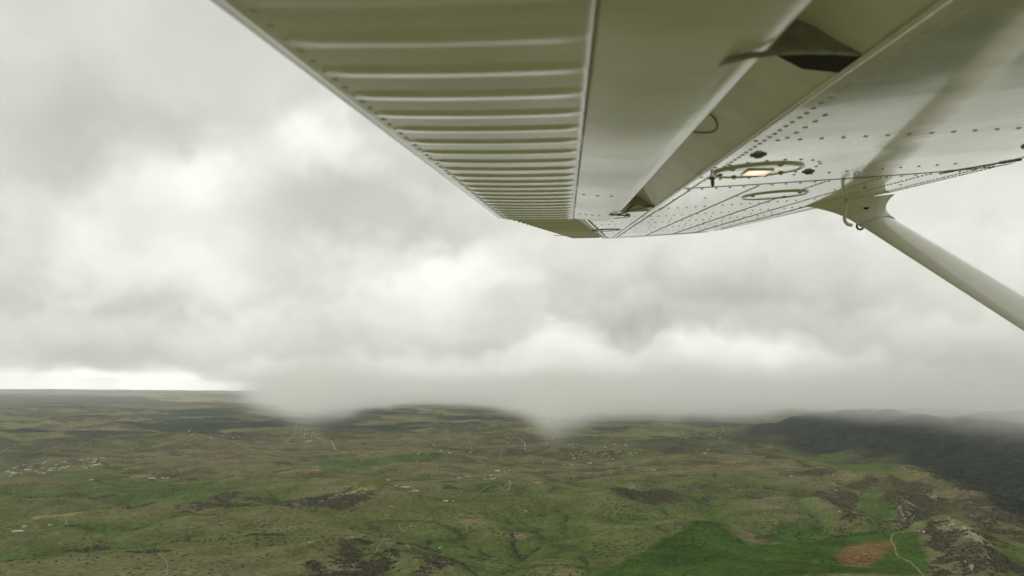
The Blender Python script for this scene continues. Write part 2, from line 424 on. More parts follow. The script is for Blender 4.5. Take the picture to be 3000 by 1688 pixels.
SCRUB = [(gp(p), s, k) for p, s, k in (   # polygon, softness, how closed the oak scrub is
    ([(-80,1200),(250,1192),(500,1182),(700,1190),(800,1262),(700,1290),(640,1310),(560,1322),(450,1330),(350,1320),(200,1332),(-80,1345)], 300, .62),
    ([(480,1494),(650,1452),(800,1440),(830,1500),(700,1522),(500,1522)], 60, .55),
    ([(560,1500),(700,1486),(830,1492),(830,1514),(640,1518)], 30, .85),
    ([(210,1512),(330,1498),(470,1494),(480,1506),(300,1516)], 30, .8),
    ([(890,1500),(900,1480),(1000,1470),(1090,1458),(1165,1458),(1150,1478),(1000,1502)], 20, .85),
    ([(870,1700),(890,1634),(970,1614),(1080,1602),(1165,1608),(1150,1650),(1100,1700)], 16, .9),
    ([(1210,1700),(1230,1650),(1270,1636),(1320,1642),(1300,1670),(1250,1700)], 12, .85),
    ([(1215,1600),(1260,1560),(1300,1590),(1290,1612)], 14, .55), ([(1320,1625),(1360,1590),(1380,1610),(1350,1630)], 12, .7),
    ([(1110,1238),(1300,1228),(1560,1232),(1800,1262),(1780,1310),(1500,1325),(1300,1340),(1130,1300)], 260, .60),
    ([(1330,1320),(1440,1310),(1430,1330),(1340,1340)], 60, .7),
    ([(1800,1265),(2010,1262),(2160,1268),(2330,1316),(2250,1318),(2060,1325),(1900,1330),(1800,1310)], 160, .72),
    ([(1650,1310),(1860,1300),(1880,1350),(1700,1352)], 100, .4),
    ([(1790,1478),(1800,1462),(1860,1452),(1990,1446),(1985,1470),(1930,1488),(1830,1480)], 12, .92),
    ([(1660,1372),(1790,1358),(1870,1362),(1790,1378)], 40, .7), ([(1850,1392),(2000,1385),(1990,1396),(1880,1398)], 30, .7),
    ([(2270,1400),(2440,1396),(2450,1416),(2330,1424)], 20, .85), ([(2180,1440),(2225,1455),(2240,1470),(2190,1460)], 16, .6),
    ([(2350,1430),(2440,1418),(2560,1424),(2550,1440),(2470,1452),(2480,1500),(2440,1500),(2390,1470)], 26, .85),
    ([(2445,1500),(2500,1520),(2530,1552),(2490,1552),(2455,1525)], 14, .9),
    ([(2590,1420),(2700,1418),(2760,1460),(2780,1520),(2700,1560),(2640,1560),(2620,1500),(2590,1450)], 22, .85),
    ([(2740,1560),(2860,1560),(2980,1640),(3010,1700),(2720,1700),(2700,1600)], 30, .72),
    ([(2830,1480),(3010,1510),(3100,1600),(2960,1610),(2860,1550)], 30, .8),
    ([(2160,1325),(2250,1320),(2340,1372),(2420,1418),(2380,1400),(2270,1360)], 30, .9),
    ([(2420,1352),(2560,1345),(2620,1370),(2500,1376),(2440,1372)], 40, .9),
    ([(330,1620),(560,1575),(800,1572),(820,1606),(600,1612),(420,1632)], 60, .55),
    ([(-60,1640),(120,1600),(300,1592),(330,1606),(100,1628)], 30, .6),
    ([(1330,1338),(1420,1333),(1410,1345),(1340,1350)], 40, .7), ([(800,1355),(880,1352),(870,1365),(810,1372)], 50, .7),
    ([(1560,1345),(1610,1338),(1620,1348),(1570,1352)], 40, .7), ([(2000,1435),(2100,1430),(2150,1445),(2060,1450)], 30, .45),
    ([(1430,1700),(1440,1690),(1470,1690),(1470,1700)], 10, .5),
)]
def cover(x, y):
    """base colour (n,3) of the ground and how closed the scrub is (n)"""
    x = np.asarray(x, float); y = np.asarray(y, float); d = np.hypot(x, y)
    wx, wy = warp(x, y, 70, 330, 150)
    sx, sy = warp(x, y, 9, 60, 170)
    n1 = fbm(x, y, 1500, 5, 200); n2 = fbm(x * .6 + .2 * y, y, 240, 4, 210); n3 = fbm(x, y, 60, 3, 220)
    t = np.clip(0.42 + 1.5 * (n1 - .5) + 1.2 * (n2 - .5) + .6 * (n3 - .5), 0, 1)[:, None]
    c = (1 - t) * np.array([.085, .097, .038]) + t * np.array([.128, .116, .069])
    # tan worn crowns of the swells, greener hollows; oak keeps to the slopes that face this way
    s1, s2, q0 = swells(x, y); u1, u2, _ = swells(x, y + 45)
    rel = s1 + s2; face = (u1 + u2 - rel) / 45
    cr = sstep(rel, 4, 26)[:, None] * .5; c = c * (1 - cr) + cr * np.array([.130, .116, .070])
    ho = sstep(rel, -4, -22)[:, None] * .5; c = c * (1 - ho) + ho * np.array([.068, .088, .031])
    dl = (sstep(q0, .030, .008) * .7)[:, None]; c = c * (1 - dl) + dl * np.array([.036, .050, .020])
    # drainage lines stay greener
    dr = np.zeros_like(x)
    gx, gy = warp(x, y, 16, 120, 61)
    gd = np.full(x.shape, 1e9)
    for pl in GULLIES: gd = np.minimum(gd, seg_dist(gx, gy, pl, 200))
    k = (np.exp(-(gd / 55) ** 2) * .75)[:, None]; c = c * (1 - k) + k * np.array([.058, .092, .026])
    for pl, s, col in GREEN:
        m = (poly_mask(sx if s < 25 else wx, sy if s < 25 else wy, pl, s) * (.9 if s < 15 else .7))[:, None]
        tex = .80 * (0.55 + .6 * n2 + .5 * (n3 - .5) + .3 * n1)[:, None]
        c = c * (1 - m) + m * np.array(col) * tex
    for pl, s, col in SOIL:
        m = (poly_mask(sx if s < 25 else wx, sy if s < 25 else wy, pl, s) * np.clip(.55 + .9 * (n2 - .3), .3, 1))[:, None]
        c = c * (1 - m) + m * np.array(col) * (0.8 + .4 * n3)[:, None]
    # scrub oak: polygons of closed stands, scattered stands further away
    sc_ = np.zeros_like(x)
    pat = .5 * fbm(x * .5 + .15 * y, y, 260, 4, 300) + .5 * fbm(x * .8, y, 64, 3, 310, .65)
    for pl, s, kk in SCRUB:
        m = poly_mask(wx if s > 25 else sx, wy if s > 25 else sy, pl, max(s * 1.6, 45))
        q = m * kk * .78 + 2.7 * (pat - .5)
        sc_ = np.maximum(sc_, sstep(q, .30, .62) * sstep(m, .02, .3))
    wild = fbm(x * .6 + .5 * y, y * .9, 950, 5, 320)
    amt = -.05 + .085 * sstep(d, 3500, 8000)
    sc_ = np.maximum(sc_, sstep(wild * .6 + pat * .4, .575 - amt, .635 - amt) * .85)
    sc_ = np.maximum(sc_, sstep(face + .6 * (pat - .5), .10, .20) * sstep(n1 + .3 * (n2 - .5), .50, .62) * .6)
    sc_ = np.maximum(sc_, .8 * np.exp(-(gd / 11) ** 2) * sstep(fbm(x, y, 140, 3, 330), .40, .56))
    mx, my = warp(x, y, 220, 1300, 71)
    msd = poly_sd(mx, my, MOUNTAIN)
    forest = sstep(msd, -160, 120)
    open_ = sstep(fbm(x, y, 900, 3, 340), .62, .68) * (1 - sstep(msd, 80, 420))
    forest = forest * (1 - .8 * open_)
    green_keep = np.zeros_like(x)
    for pl, s, col in GREEN[:10]: green_keep = np.maximum(green_keep, poly_mask(sx, sy, pl, min(s, 25)))
    sc_ = sc_ * (1 - green_keep)
    ht = fbm(x, y, 2200, 3, 350)[:, None]
    oak = (1 - ht) * np.array([.052, .051, .034]) + ht * np.array([.060, .053, .040])
    oak = oak * (0.75 + .6 * n3)[:, None]
    s1 = sc_[:, None] * .88; c = c * (1 - s1) + s1 * oak
    f1 = forest[:, None] * .95; c = c * (1 - f1) + f1 * np.array([.022, .027, .027]) * (.45 + 1.1 * n3)[:, None]
    # pale worn rock on the scarps
    rk = np.zeros_like(x)
    for i in (0, 1, 2, 4, 5, 6):
        rk = np.maximum(rk, np.exp(-(seg_dist(wx, wy, RIDGES[i][0], 300) / (RIDGES[i][2] * .7)) ** 2))
    rk = rk * sstep(fbm(x * 1.3, y, 34, 3, 360), .60, .70) * .55
    red = sstep(x, 1500, 1900)[:, None]
    rcol = (1 - red) * np.array([.34, .31, .25]) + red * np.array([.26, .17, .115])
    c = c * (1 - rk[:, None]) + rk[:, None] * rcol
    # further off: open tan-green clearings between dark pine stands, then pale dry plain and towns
    fm = sstep(d, 5200, 8500) * (1 - forest)
    p1 = fbm(x * .45 + .2 * y, y * .8, 700, 6, 380, .58); p2 = fbm(x * .5, y * .7, 420, 5, 390, .6)
    opn = (sstep(p2, .50, .60) * fm * .75)[:, None]; c = c * (1 - opn) + opn * np.array([.165, .158, .082])
    pine = (sstep(p1, .495, .545) * fm * (1 - .75 * sstep(d, 15000, 21000)) * .92)[:, None]
    c = c * (1 - pine) + pine * np.array([.024, .036, .030]) * (.6 + .9 * n3)[:, None]
    ff = sstep(d, 14000, 22000)
    p3 = fbm(x * .6, y * .8, 2400, 5, 370, .6)
    pale = (ff * sstep(p3, .44, .56) * .85)[:, None]; c = c * (1 - pale) + pale * (np.array([.26, .235, .17]) * (.6 + .8 * p2)[:, None])
    band = (ff * sstep(p3, .56, .47) * .6)[:, None]; c = c * (1 - band) + band * np.array([.075, .072, .07])
    # unseen ground below and behind: colour made paler to bounce light onto the wing
    az_ = np.abs(np.arctan2(x, y)); bounce_pale = np.maximum(sstep(az_, math.radians(44), math.radians(60)), sstep(d, 1700, 1300))[:, None]
    c = c * (1 - bounce_pale) + bounce_pale * np.array([.165, .165, .090]) * (.8 + .4 * n1)[:, None]
    c = c * np.array([1.14, 1.16, 1.08])
    return np.clip(c, .004, .8), np.maximum(sc_, forest), forest

# polar sheet: fine where the valley is seen, coarse all round under the aeroplane, out to the horizon
azf = np.radians(np.arange(-46, 46.0001, 0.085)); azc = np.radians(np.arange(50, 311, 4.0))
AZ = np.concatenate([azf, azc])
dep = np.linspace(1 / 76000., 1 / 1500., 600)[::-1]
dep = np.concatenate([1 / np.array([40., 200., 450., 700., 950., 1150., 1300., 1400.]), dep])
RR = 1 / dep
A2, R2 = np.meshgrid(AZ, RR)
gx_, gy_ = (np.sin(A2) * R2).ravel(), (np.cos(A2) * R2).ravel()
gz_ = height(gx_, gy_) - GH
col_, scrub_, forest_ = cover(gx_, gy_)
gz_ = gz_ + scrub_ * 3.0 * fbm(gx_, gy_, 22, 2, 400)
gv = np.stack([gx_, gy_, gz_], 1)
nr_, nc_ = A2.shape
gf = grid_faces(nr_, nc_, wrap=True)[:, ::-1]
gv = np.concatenate([gv, [[0, 0, ground_z(0, 1)]]]); ci = len(gv) - 1
ring = np.arange(nc_); cap = np.stack([np.full(nc_, ci), (ring + 1) % nc_, ring, ring], 1)
me = mesh_np('ground', gv, gf)
ca = me.color_attributes.new('cover', 'FLOAT_COLOR', 'POINT')
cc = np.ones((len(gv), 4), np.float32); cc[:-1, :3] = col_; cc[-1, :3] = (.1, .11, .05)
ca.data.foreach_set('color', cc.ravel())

def ground_material():
    m = bpy.data.materials.new('ground'); m.use_nodes = True
    n = NB(m.node_tree); b = m.node_tree.nodes['Principled BSDF']
    at = n.new('ShaderNodeAttribute', attribute_name='cover')
    pos = n.new('ShaderNodeNewGeometry').outputs['Position']
    p = n.v('MULTIPLY', pos, (1, 1, 0.3))
    f1 = n.rng(n.noise(p, 1 / 18.0, 5.0, 0.6), .25, .75, .58, 1.42, 'LINEAR')
    f2 = n.rng(n.noise(p, 1 / 120.0, 4.0, 0.55), .3, .7, .76, 1.24, 'LINEAR')
    f = n.m('MULTIPLY', f1, f2)
    vo = n.new('ShaderNodeTexVoronoi', voronoi_dimensions='2D'); n.put(vo.inputs['Vector'], p); vo.inputs['Scale'].default_value = 1 / 24.0
    bush = n.m('MULTIPLY', n.rng(vo.outputs['Distance'], .16, .30, 1.0, 0.0), n.rng(n.noise(p, 1 / 210.0, 3.0, 0.6), .47, .60))
    f = n.m('MULTIPLY', f, n.m('MULTIPLY_ADD', bush, -.55, 1.0))      # single bushes dotted over the pasture
    s = n.new('ShaderNodeVectorMath', operation='SCALE'); n.put(s.inputs[0], at.outputs['Color']); n.put(s.inputs['Scale'], f)
    n.put(b.inputs['Base Color'], s.outputs[0]); b.inputs['Roughness'].default_value = 1.0; b.inputs['Specular IOR Level'].default_value = 0.0
    bp = n.new('ShaderNodeBump'); bp.inputs['Strength'].default_value = 0.6; bp.inputs['Distance'].default_value = 6.0
    n.put(bp.inputs['Height'], n.noise(p, 1 / 26.0, 4.0, 0.6)); n.put(b.inputs['Normal'], bp.outputs[0])
    return m
M_GROUND = ground_material()
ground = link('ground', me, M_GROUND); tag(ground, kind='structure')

# ---------------------------------------------------------------- the aeroplane: port wing, flap, strut
# local axes: x forward along the chord, y outboard along the span, z up; its origin is the camera
S_C = Vector(((1662 - CU) / FPX, (792 - CV) / FPX, 1.0)).normalized()
F_C = Vector((1, -0.053, 0)); F_C = (F_C - S_C * F_C.dot(S_C)).normalized()
N_C = F_C.cross(S_C)
if N_C.y > 0: N_C = -N_C
HW = 0.24                                                   # underside of the wing above the lens
def W(u, v, n=HW):
    """the point of a plane n metres above the lens that lies on a line of sight"""
    r = Vector(((u - CU) / FPX, (v - CV) / FPX, 1.0)); k = n / r.dot(N_C)
    return (r.dot(F_C) * k, r.dot(S_C) * k, n)
def LD(u, v, depth):
    r = Vector(((u - CU) / FPX, (v - CV) / FPX, 1.0)) * depth
    return Vector((r.dot(F_C), r.dot(S_C), r.dot(N_C)))
plane = empty('airplane')
plane.matrix_world = Matrix((c2w(F_C), c2w(S_C), c2w(N_C))).transposed().to_4x4()
tag(plane, 'white high-wing airplane with riveted wing underside, corrugated flap and wing strut', 'airplane')

def paint(name, color, rough, wave=0.0, dirt=0.30, coat=.85, crough=.05):
    m = bpy.data.materials.new(name); m.use_nodes = True
    n = NB(m.node_tree); b = m.node_tree.nodes['Principled BSDF']
    tc = n.new('ShaderNodeTexCoord').outputs['Object']
    st = n.v('MULTIPLY', tc, (1.0, 0.35, 1.0))               # soot and dust drawn out along the airflow
    st = n.v('MULTIPLY', tc, (0.5, 2.2, 1.0))
    f = n.rng(n.noise(st, 5.0, 6.0, 0.62), 0.38, 0.75)
    sp = n.rng(n.noise(tc, 160.0, 2.0, 0.5), 0.66, 0.74)
    f = n.m('ADD', n.m('MULTIPLY', f, dirt), n.m('MULTIPLY', sp, 0.22), clamp=True)
    n.put(b.inputs['Base Color'], n.mixc(f, (*color, 1), (color[0] * .42, color[1] * .40, color[2] * .32, 1)))
    n.put(b.inputs['Roughness'], n.m('MULTIPLY_ADD', n.noise(st, 9.0, 4.0, 0.6), 0.16, max(.02, rough - 0.08)))
    b.inputs['IOR'].default_value = 1.55; b.inputs['Coat Weight'].default_value = coat; b.inputs['Coat Roughness'].default_value = crough; b.inputs['Coat IOR'].default_value = 1.6
    if wave:
        bp = n.new('ShaderNodeBump'); bp.inputs['Strength'].default_value = 1.0; bp.inputs['Distance'].default_value = wave
        hgt = n.m('ADD', n.noise(n.v('MULTIPLY', tc, (1.0, 0.8, 1.0)), 3.2, 1.0, 0.4), n.m('MULTIPLY', n.noise(tc, 13.0, 1.0, 0.4), 0.10))
        n.put(bp.inputs['Height'], hgt); n.put(b.inputs['Normal'], bp.outputs[0])
    return m
M_SKIN = paint('white_paint_skin', (.79, .785, .685), .10, .008)
M_FLAP = paint('white_paint_flap', (.74, .73, .61), .22, .004, .30, .6, .16)
M_COVE = paint('white_paint_flap_well', (.74, .73, .62), .35, .004, .25, .2)
M_STRUT = paint('white_paint_strut', (.82, .82, .76), .14, .0, .08)
M_DARK = mottle(material('dark_bracket', (.27, .26, .21), .55), .3, 30)
M_BLACK = mottle(material('black_opening', (.012, .012, .011), .8), .3, 30)
M_RIVET = mottle(material('rivet_paint', (.56, .55, .46), .4), .35, 60)
M_STEEL = mottle(material('worn_steel', (.20, .19, .16), .45, Metallic=.4), .35, 60)
M_SEAM = mottle(material('painted_lap', (.42, .40, .31), .6), .3, 40)
M_GREY = mottle(material('grey_bracket', (.36, .35, .30), .5), .2, 30)
M_LINE = mottle(material('seam_grime', (.22, .21, .155), .7), .4, 40)

def le_shift(b): return -0.078 * max(0.0, b - 2.9)
LIP = 0.367
LOWER = [(LIP, .2400), (.50, .2385), (.70, .2385), (.90, .2395), (1.08, .2410), (1.20, .2432), (1.28, .2455), (1.335, .2495), (1.38, .258), (1.412, .274), (1.43, .300)]
UPPER = [(1.425, .335), (1.39, .372), (1.30, .405), (1.10, .436), (.85, .448), (.60, .438), (.35, .408), (.15, .365), (.05, .338)]
def dens_profile(pts, k=5):
    """Catmull-Rom through the profile"""
    P = [np.array(p, float) for p in pts]; P = [2 * P[0] - P[1]] + P + [2 * P[-1] - P[-2]]
    out = []
    for i in range(1, len(P) - 2):
        for t in np.linspace(0, 1, k, endpoint=False):
            a, b, c, d = P[i - 1:i + 3]
            out.append(.5 * ((2 * b) + (c - a) * t + (2 * a - 5 * b + 4 * c - d) * t * t + (3 * b - a - 3 * c + d) * t ** 3))
    out.append(P[-2]); return np.array(out)
def scale_a(a, b):
    """the nose moves aft outboard of the strut"""
    t = np.clip((a - LIP) / (1.43 - LIP), 0, 1); return a + t * le_shift(b)
def sweep(name, prof, bs, mat, parent, afun=None, nfun=None, smooth=True, cap=False):
    vs_ = []
    for b in bs:
        for (a, n_) in prof:
            vs_.append((afun(a, b) if afun else a, b, n_ + (nfun(a, b) if nfun else 0)))
    f = grid_faces(len(bs), len(prof))
    me = mesh_np(name, vs_, f, smooth)
    o = link(name, me, mat, parent)
    return o
def thicken(o, t, offset=-1):
    m = o.modifiers.new('thickness', 'SOLIDIFY'); m.thickness = t; m.offset = offset
    return o

# -- skins
in_prof = dens_profile(LOWER + UPPER, 5)
B_SEAM = 2.224
skin_in = sweep('wing_skin', in_prof, np.linspace(.02, B_SEAM, 40), M_SKIN, plane, scale_a)
skin_in['label'] = 'inner wing underside panel'
def hinge(b): return 0.058 + (0.302 - 0.058) * (b - 3.02) / (5.43 - 3.02)
# outer skin in front of the flap and, outboard of it, back to the aileron hinge
def outer_skin():
    o1 = sweep('wing_skin', in_prof, np.linspace(B_SEAM - .012, 3.02, 16), M_SKIN, plane, scale_a, lambda a, b: -.0016)
    bs = np.linspace(3.02, 5.43, 44); rows = []
    for b in bs:
        h = hinge(b); low = [(h, .2425), (h * .5 + LIP * .5, .2412)] + [(scale_a(a, b), n_) for a, n_ in LOWER]
        up = [(scale_a(a, b), n_) for a, n_ in UPPER[:-2]] + [(max(h, .2), .36), (h + .01, .338)]
        up = [(a, .24 + (n_ - .24) * (1 - .25 * (b - 3.02) / 2.4)) for a, n_ in up]
        rows.append(dens_profile(low + up, 5))
    vs_ = [(a, b, n_ - .0016) for b, r in zip(bs, rows) for a, n_ in r]
    o2 = link('wing_skin', mesh_np('wing_skin', vs_, grid_faces(len(bs), len(rows[0]))), M_SKIN, plane)
    return o1, o2, rows[-1]
skin_mid, skin_out, tip_prof = outer_skin()
skin_out['label'] = 'outer wing underside panel ahead of the aileron'
# rib closing the wing beside the flap
rb = [(hinge(3.02), .2425), (LIP, .24), (.30, .283), (.2, .318), (.08, .334)]
link('closing_rib', mesh_py('closing_rib', [(a, y, n_) for y in (3.019, 3.012) for a, n_ in rb],
     [(4, 3, 2, 1, 0), (5, 6, 7, 8, 9), (0, 1, 6, 5), (1, 2, 7, 6), (2, 3, 8, 7), (3, 4, 9, 8)]), M_FLAP, plane)
# -- wing tip cap, drooped and rounded
tv = []
NS = 9
for k in range(NS):
    t = k / (NS - 1)
    y = 5.43 + .40 * math.sin(t * math.pi / 2)
    sq = math.cos(t * math.pi / 2)
    for (a, n_) in tip_prof:
        cn = .262
        tv.append(((a - .7) * (1 - .10 * t * t) + .7 - .03 * t, y, cn + (n_ - cn) * (sq * .96 + .04) - .012 * t))
link('wing_tip', mesh_np('wing_tip', tv, grid_faces(NS, len(tip_prof))), M_SKIN, plane)

# -- flap well above and behind the lip
cove = dens_profile([(LIP, .2402), (.358, .2440), (.335, .259), (.30, .283), (.24, .306), (.16, .322), (.05, .333)], 4)
well = sweep('flap_well', cove, np.linspace(.02, 3.015, 30), M_COVE, plane)
# rolled edge of the lip
lipp = [(LIP + .004 + .006 * math.cos(t), .2378 + .0035 * math.sin(t)) for t in np.linspace(0, 2 * math.pi, 9)]
sweep('lip_flange', lipp, np.linspace(.02, 3.015, 12), M_FLAP, plane)

# -- flap
NOSE = [(.036, .2235), (.07, .2175), (.11, .2120), (.15, .2082), (.18, .2068), (.2, .2082), (.214, .2135), (.221, .223), (.218, .238), (.2, .256), (.15, .273), (.05, .281), (-.1, .270), (-.285, .2445)]
noseP = dens_profile(NOSE, 4)
B0, B1 = .02, 3.0
flap = sweep('flap', noseP, np.linspace(B0, B1, 60), M_FLAP, plane, None,
             lambda a, b: .0012 * math.sin(b * 9.1 + a * 4) * (1 if a < .19 else 0))
flap['label'] = 'smooth nose skin of the flap'
# end plate of the flap
endp = [(a, n_) for a, n_ in NOSE]
link('flap_end', mesh_py('flap_end', [(a, y, n_) for y in (B1, B1 + .003) for a, n_ in endp],
     [tuple(range(len(endp)))[::-1], tuple(range(len(endp), 2 * len(endp)))]), M_FLAP, flap)
PITCH = .106
def bead(b, ph=0.0):
    t = ((b - .31) / PITCH + ph) % 1.0
    w_ = .52
    return np.where(t < w_, np.sin(np.pi * t / w_) ** 2, 0.0)
def corrugated(name, afront, aback, nfront, nback, b0, b1, per=18, depth=.0040, bulge=.003, edge_through=False, parent=plane, na=26):
    bs = np.linspace(b0, b1, int((b1 - b0) / PITCH * per)); tt = np.linspace(0, 1, na)
    vs_ = []
    for b in bs:
        bd = float(bead(np.array([b]))[0]) * (.28 + .72 * min(1, max(0, (b - .6) / 1.0)))
        fa, fb = afront(b), aback(b)
        for t in tt:
            L = abs(fa - fb)
            s0 = min(1, max(0, (t * L - .004) / .030)); s1 = 1.0 if edge_through else min(1, max(0, ((1 - t) * L - .014) / .034))
            s0 = s0 * s0 * (3 - 2 * s0); s1 = s1 * s1 * (3 - 2 * s1)
            n_ = nfront(b) + (nback(b) - nfront(b)) * t - bulge * 4 * t * (1 - t)
            vs_.append((fa + (fb - fa) * t, b, n_ - depth * bd * s0 * s1))
    return link(name, mesh_np(name, vs_, grid_faces(len(bs), na)), M_FLAP, parent)
corr = corrugated('corrugated_skin', lambda b: .0375, lambda b: -.286, lambda b: .2222, lambda b: .2425, B0, B1, parent=flap)
thicken(corr, .0012, -1)
# lap line where the corrugated skin starts, and the doubled trailing edge
sweep('lap_seam', [(.0377, .2217), (.0392, .2217), (.0392, .2240)], np.linspace(B0, B1, 20), M_SEAM, flap)
sweep('trailing_edge', [(-.2855, .2424), (-.2885, .2432), (-.2885, .2450), (-.27, .2462)], np.linspace(B0, B1, 12), M_FLAP, flap)

# -- aileron beyond the flap
def ail_te(b): return -.262 + (.055 + .262) * (b - 3.03) / (5.35 - 3.03)
ail = corrugated('aileron', lambda b: hinge(b) - .004, ail_te, lambda b: .2440, lambda b: .252, 3.03, 5.40, per=14, depth=.008, bulge=.0, edge_through=True, na=8)
ail['label'] = 'corrugated aileron outboard of the flap'
thicken(ail, .006, -1)
sweep('hinge_gap', [(0, .2405), (.006, .2402), (.006, .252)], np.linspace(3.03, 5.40, 20), M_LINE, plane, lambda a, b: hinge(b) + a - .004)
wick = [LD(1622, 689.5, 5.2), LD(1660, 690.5, 5.0)]

def tube(name, pts, rad, mat, parent, seg=10, closed=False):
    pts = [Vector(p) for p in pts]; n = len(pts); rads = rad if isinstance(rad, (list, tuple)) else [rad] * n
    vs_ = []; ref = None
    for i, p in enumerate(pts):
        t = (pts[(i + 1) % n] - pts[i - 1]) if closed else (pts[min(i + 1, n - 1)] - pts[max(i - 1, 0)])
        t.normalize()
        if ref is None: ref = Vector((0, 0, 1)) if abs(t.z) < .9 else Vector((1, 0, 0))
        x = (ref - t * ref.dot(t)).normalized(); ref = x; y = t.cross(x)
        for k in range(seg):
            q = 2 * math.pi * k / seg; vs_.append(p + (x * math.cos(q) + y * math.sin(q)) * rads[i])
    f = [tuple(r) for r in grid_faces(n, seg, wrap=True)]
    if closed: f += [((n - 1) * seg + k, (n - 1) * seg + (k + 1) % seg, (k + 1) % seg, k) for k in range(seg)]
    else: f += [tuple(range(seg))[::-1], tuple(range((n - 1) * seg, n * seg))]
    return link(name, mesh_py(name, vs_, f, True), mat, parent)
tube('static_wick', wick, .0028, M_DARK, plane, 6)

# -- flap tracks: slotted opening in the well, side plate, curved arm
def prism(name, poly_an, y0, y1, mat, parent):
    n = len(poly_an)
    vs_ = [(a, y, z) for y in (y0, y1) for a, z in poly_an]
    f = [tuple(range(n)), tuple(range(2 * n - 1, n - 1, -1))] + [(i, i + n, (i + 1) % n + n, (i + 1) % n) for i in range(n)]
    bm = bmesh.new(); V_ = [bm.verts.new(v) for v in vs_]
    for q in f: bm.faces.new([V_[i] for i in q])
    bmesh.ops.recalc_face_normals(bm, faces=bm.faces)
    me = bpy.data.meshes.new(name); bm.to_mesh(me); bm.free()
    return link(name, me, mat, parent)
def BY(u, v, y):
    """(chord, height) where a line of sight meets the rib plane y metres outboard"""
    r = Vector(((u - CU) / FPX, (v - CV) / FPX, 1.0)); k = y / r.dot(S_C)
    return (r.dot(F_C) * k, r.dot(N_C) * k)
T0 = .855
AN = {k: BY(*p, T0) for k, p in dict(lip=(2524,156), top=(2334,46), low=(2361,150), aft=(2225,147)).items()}
ARM = [W(u, v, n_) for u, v, n_ in ((2516,158,.2385),(2440,153,.2320),(2350,152,.2200),(2270,156,.2060),(2187,164,.2020),(2140,177,.2050),(2100,194,.2110))]
def track(y, parent, k=1.0, mat=None):
    br = prism('flap_track', [AN['lip'], AN['top'], (.17, .3125), (.14, .29), (.17, AN['aft'][1]), AN['low']], y, y + .004, mat or M_DARK, parent)
    prism('track_slot', [(.3668, .2385), (.352, .2445), (.325, .2595), (.290, .2795), (.280, .272), (.32, .247)], y + .006, y + .075 * k, M_BLACK, br)
    tube('track_arm', [(a, y - T0 + b_, n_) for a, b_, n_ in ARM], [.0026, .0028, .0026, .0026, .0034, .0034, .0022], M_DARK, br, 10)
    return br
track(.855, plane)
track(2.80, plane, .7, M_GREY)
tube('actuator_rod', [(.30, 2.88, .262), (.27, 2.89, .245), (.255, 2.895, .226), (.262, 2.90, .219), (.272, 2.90, .222)], .004, M_STEEL, plane, 8)
# oval inspection plate in the well
def ring_on(fun, cx, cy, ra, rb, rad, n=40, a0=0, a1=2 * math.pi):
    return [Vector(fun(cx + ra * math.cos(t), cy + rb * math.sin(t))) for t in np.linspace(a0, a1, n, endpoint=False)]
def cove_pt(a, b):
    n_ = float(np.interp(-a, [-p[0] for p in cove], [p[1] for p in cove])); return (a, b, n_ - .0012)
tube('well_plate_edge', ring_on(cove_pt, .262, 1.44, .055, .10, 0), .0016, M_LINE, well, 6, closed=True)

# -- strut and its cuff
A0, A1 = LD(2520, 660, 3.02), LD(2618, 645, 3.008)
Bq0, Bq1 = LD(2948, 936, 2.30), LD(3074, 916, 2.288)
def strut_section(p0, p1, thick, n=20, axis=None):
    """streamlined section from trailing edge p0 to leading edge p1"""
    c = (p1 - p0); L = c.length; c.normalize(); nd = axis.cross(c).normalized()
    pts = []
    for k in range(n):
        q = 2 * math.pi * k / n; x = .5 + .5 * math.cos(q)
        yy = math.sin(q) * (.5 * (.55 + .9 * x * (1.35 - x * .75)))
        pts.append(p0 + c * (L * x) + nd * (thick * yy))
    return pts
axis = ((Bq0 + Bq1) * .5 - (A0 + A1) * .5); Ls = axis.length; axis.normalize()
sv = []; TH = .050
for t in np.linspace(-.02, 1.9, 14):
    sv += strut_section(A0.lerp(Bq0, t) if t <= 1 else A0 + (Bq0 - A0) * t, A1 + (Bq1 - A1) * t, TH * (1 - .05 * t), 20, axis)
strut = link('strut', mesh_np('strut', sv, grid_faces(14, 20, wrap=True)), M_STRUT, plane)
root0, root1 = Vector(W(2358, 604, .2405)), Vector(W(2622, 569, .2500))
cv = []; NC = 14
for k in range(NC):
    t = k / (NC - 1); fl = t ** 2.3
    ctr0, ctr1 = (A0 + A1) * .5, (root0 + root1) * .5
    half0, half1 = (A1 - A0) * .5 * 1.07, (root1 - root0) * .5
    c_ = ctr0.lerp(ctr1, t); hf = half0.lerp(half1, fl)
    ax = (axis * (1 - t) + Vector((0, 0, -1)) * t).normalized()
    cv += strut_section(c_ - hf, c_ + hf, TH * 1.12 * (1 - t) + .085 * t, 20, ax)
cuff = link('strut_fairing', mesh_np('strut_fairing', cv, grid_faces(NC, 20, wrap=True)), M_STRUT, plane)
cuff['label'] = 'flared fairing cuff where the strut meets the wing'
tube('cuff_edge', [Vector(p) for p in cv[:20]], .0022, M_STRUT, cuff, 6, closed=True)
mid = (A0 + A1) * .5
hole = LD(2537, 611, 2.98)
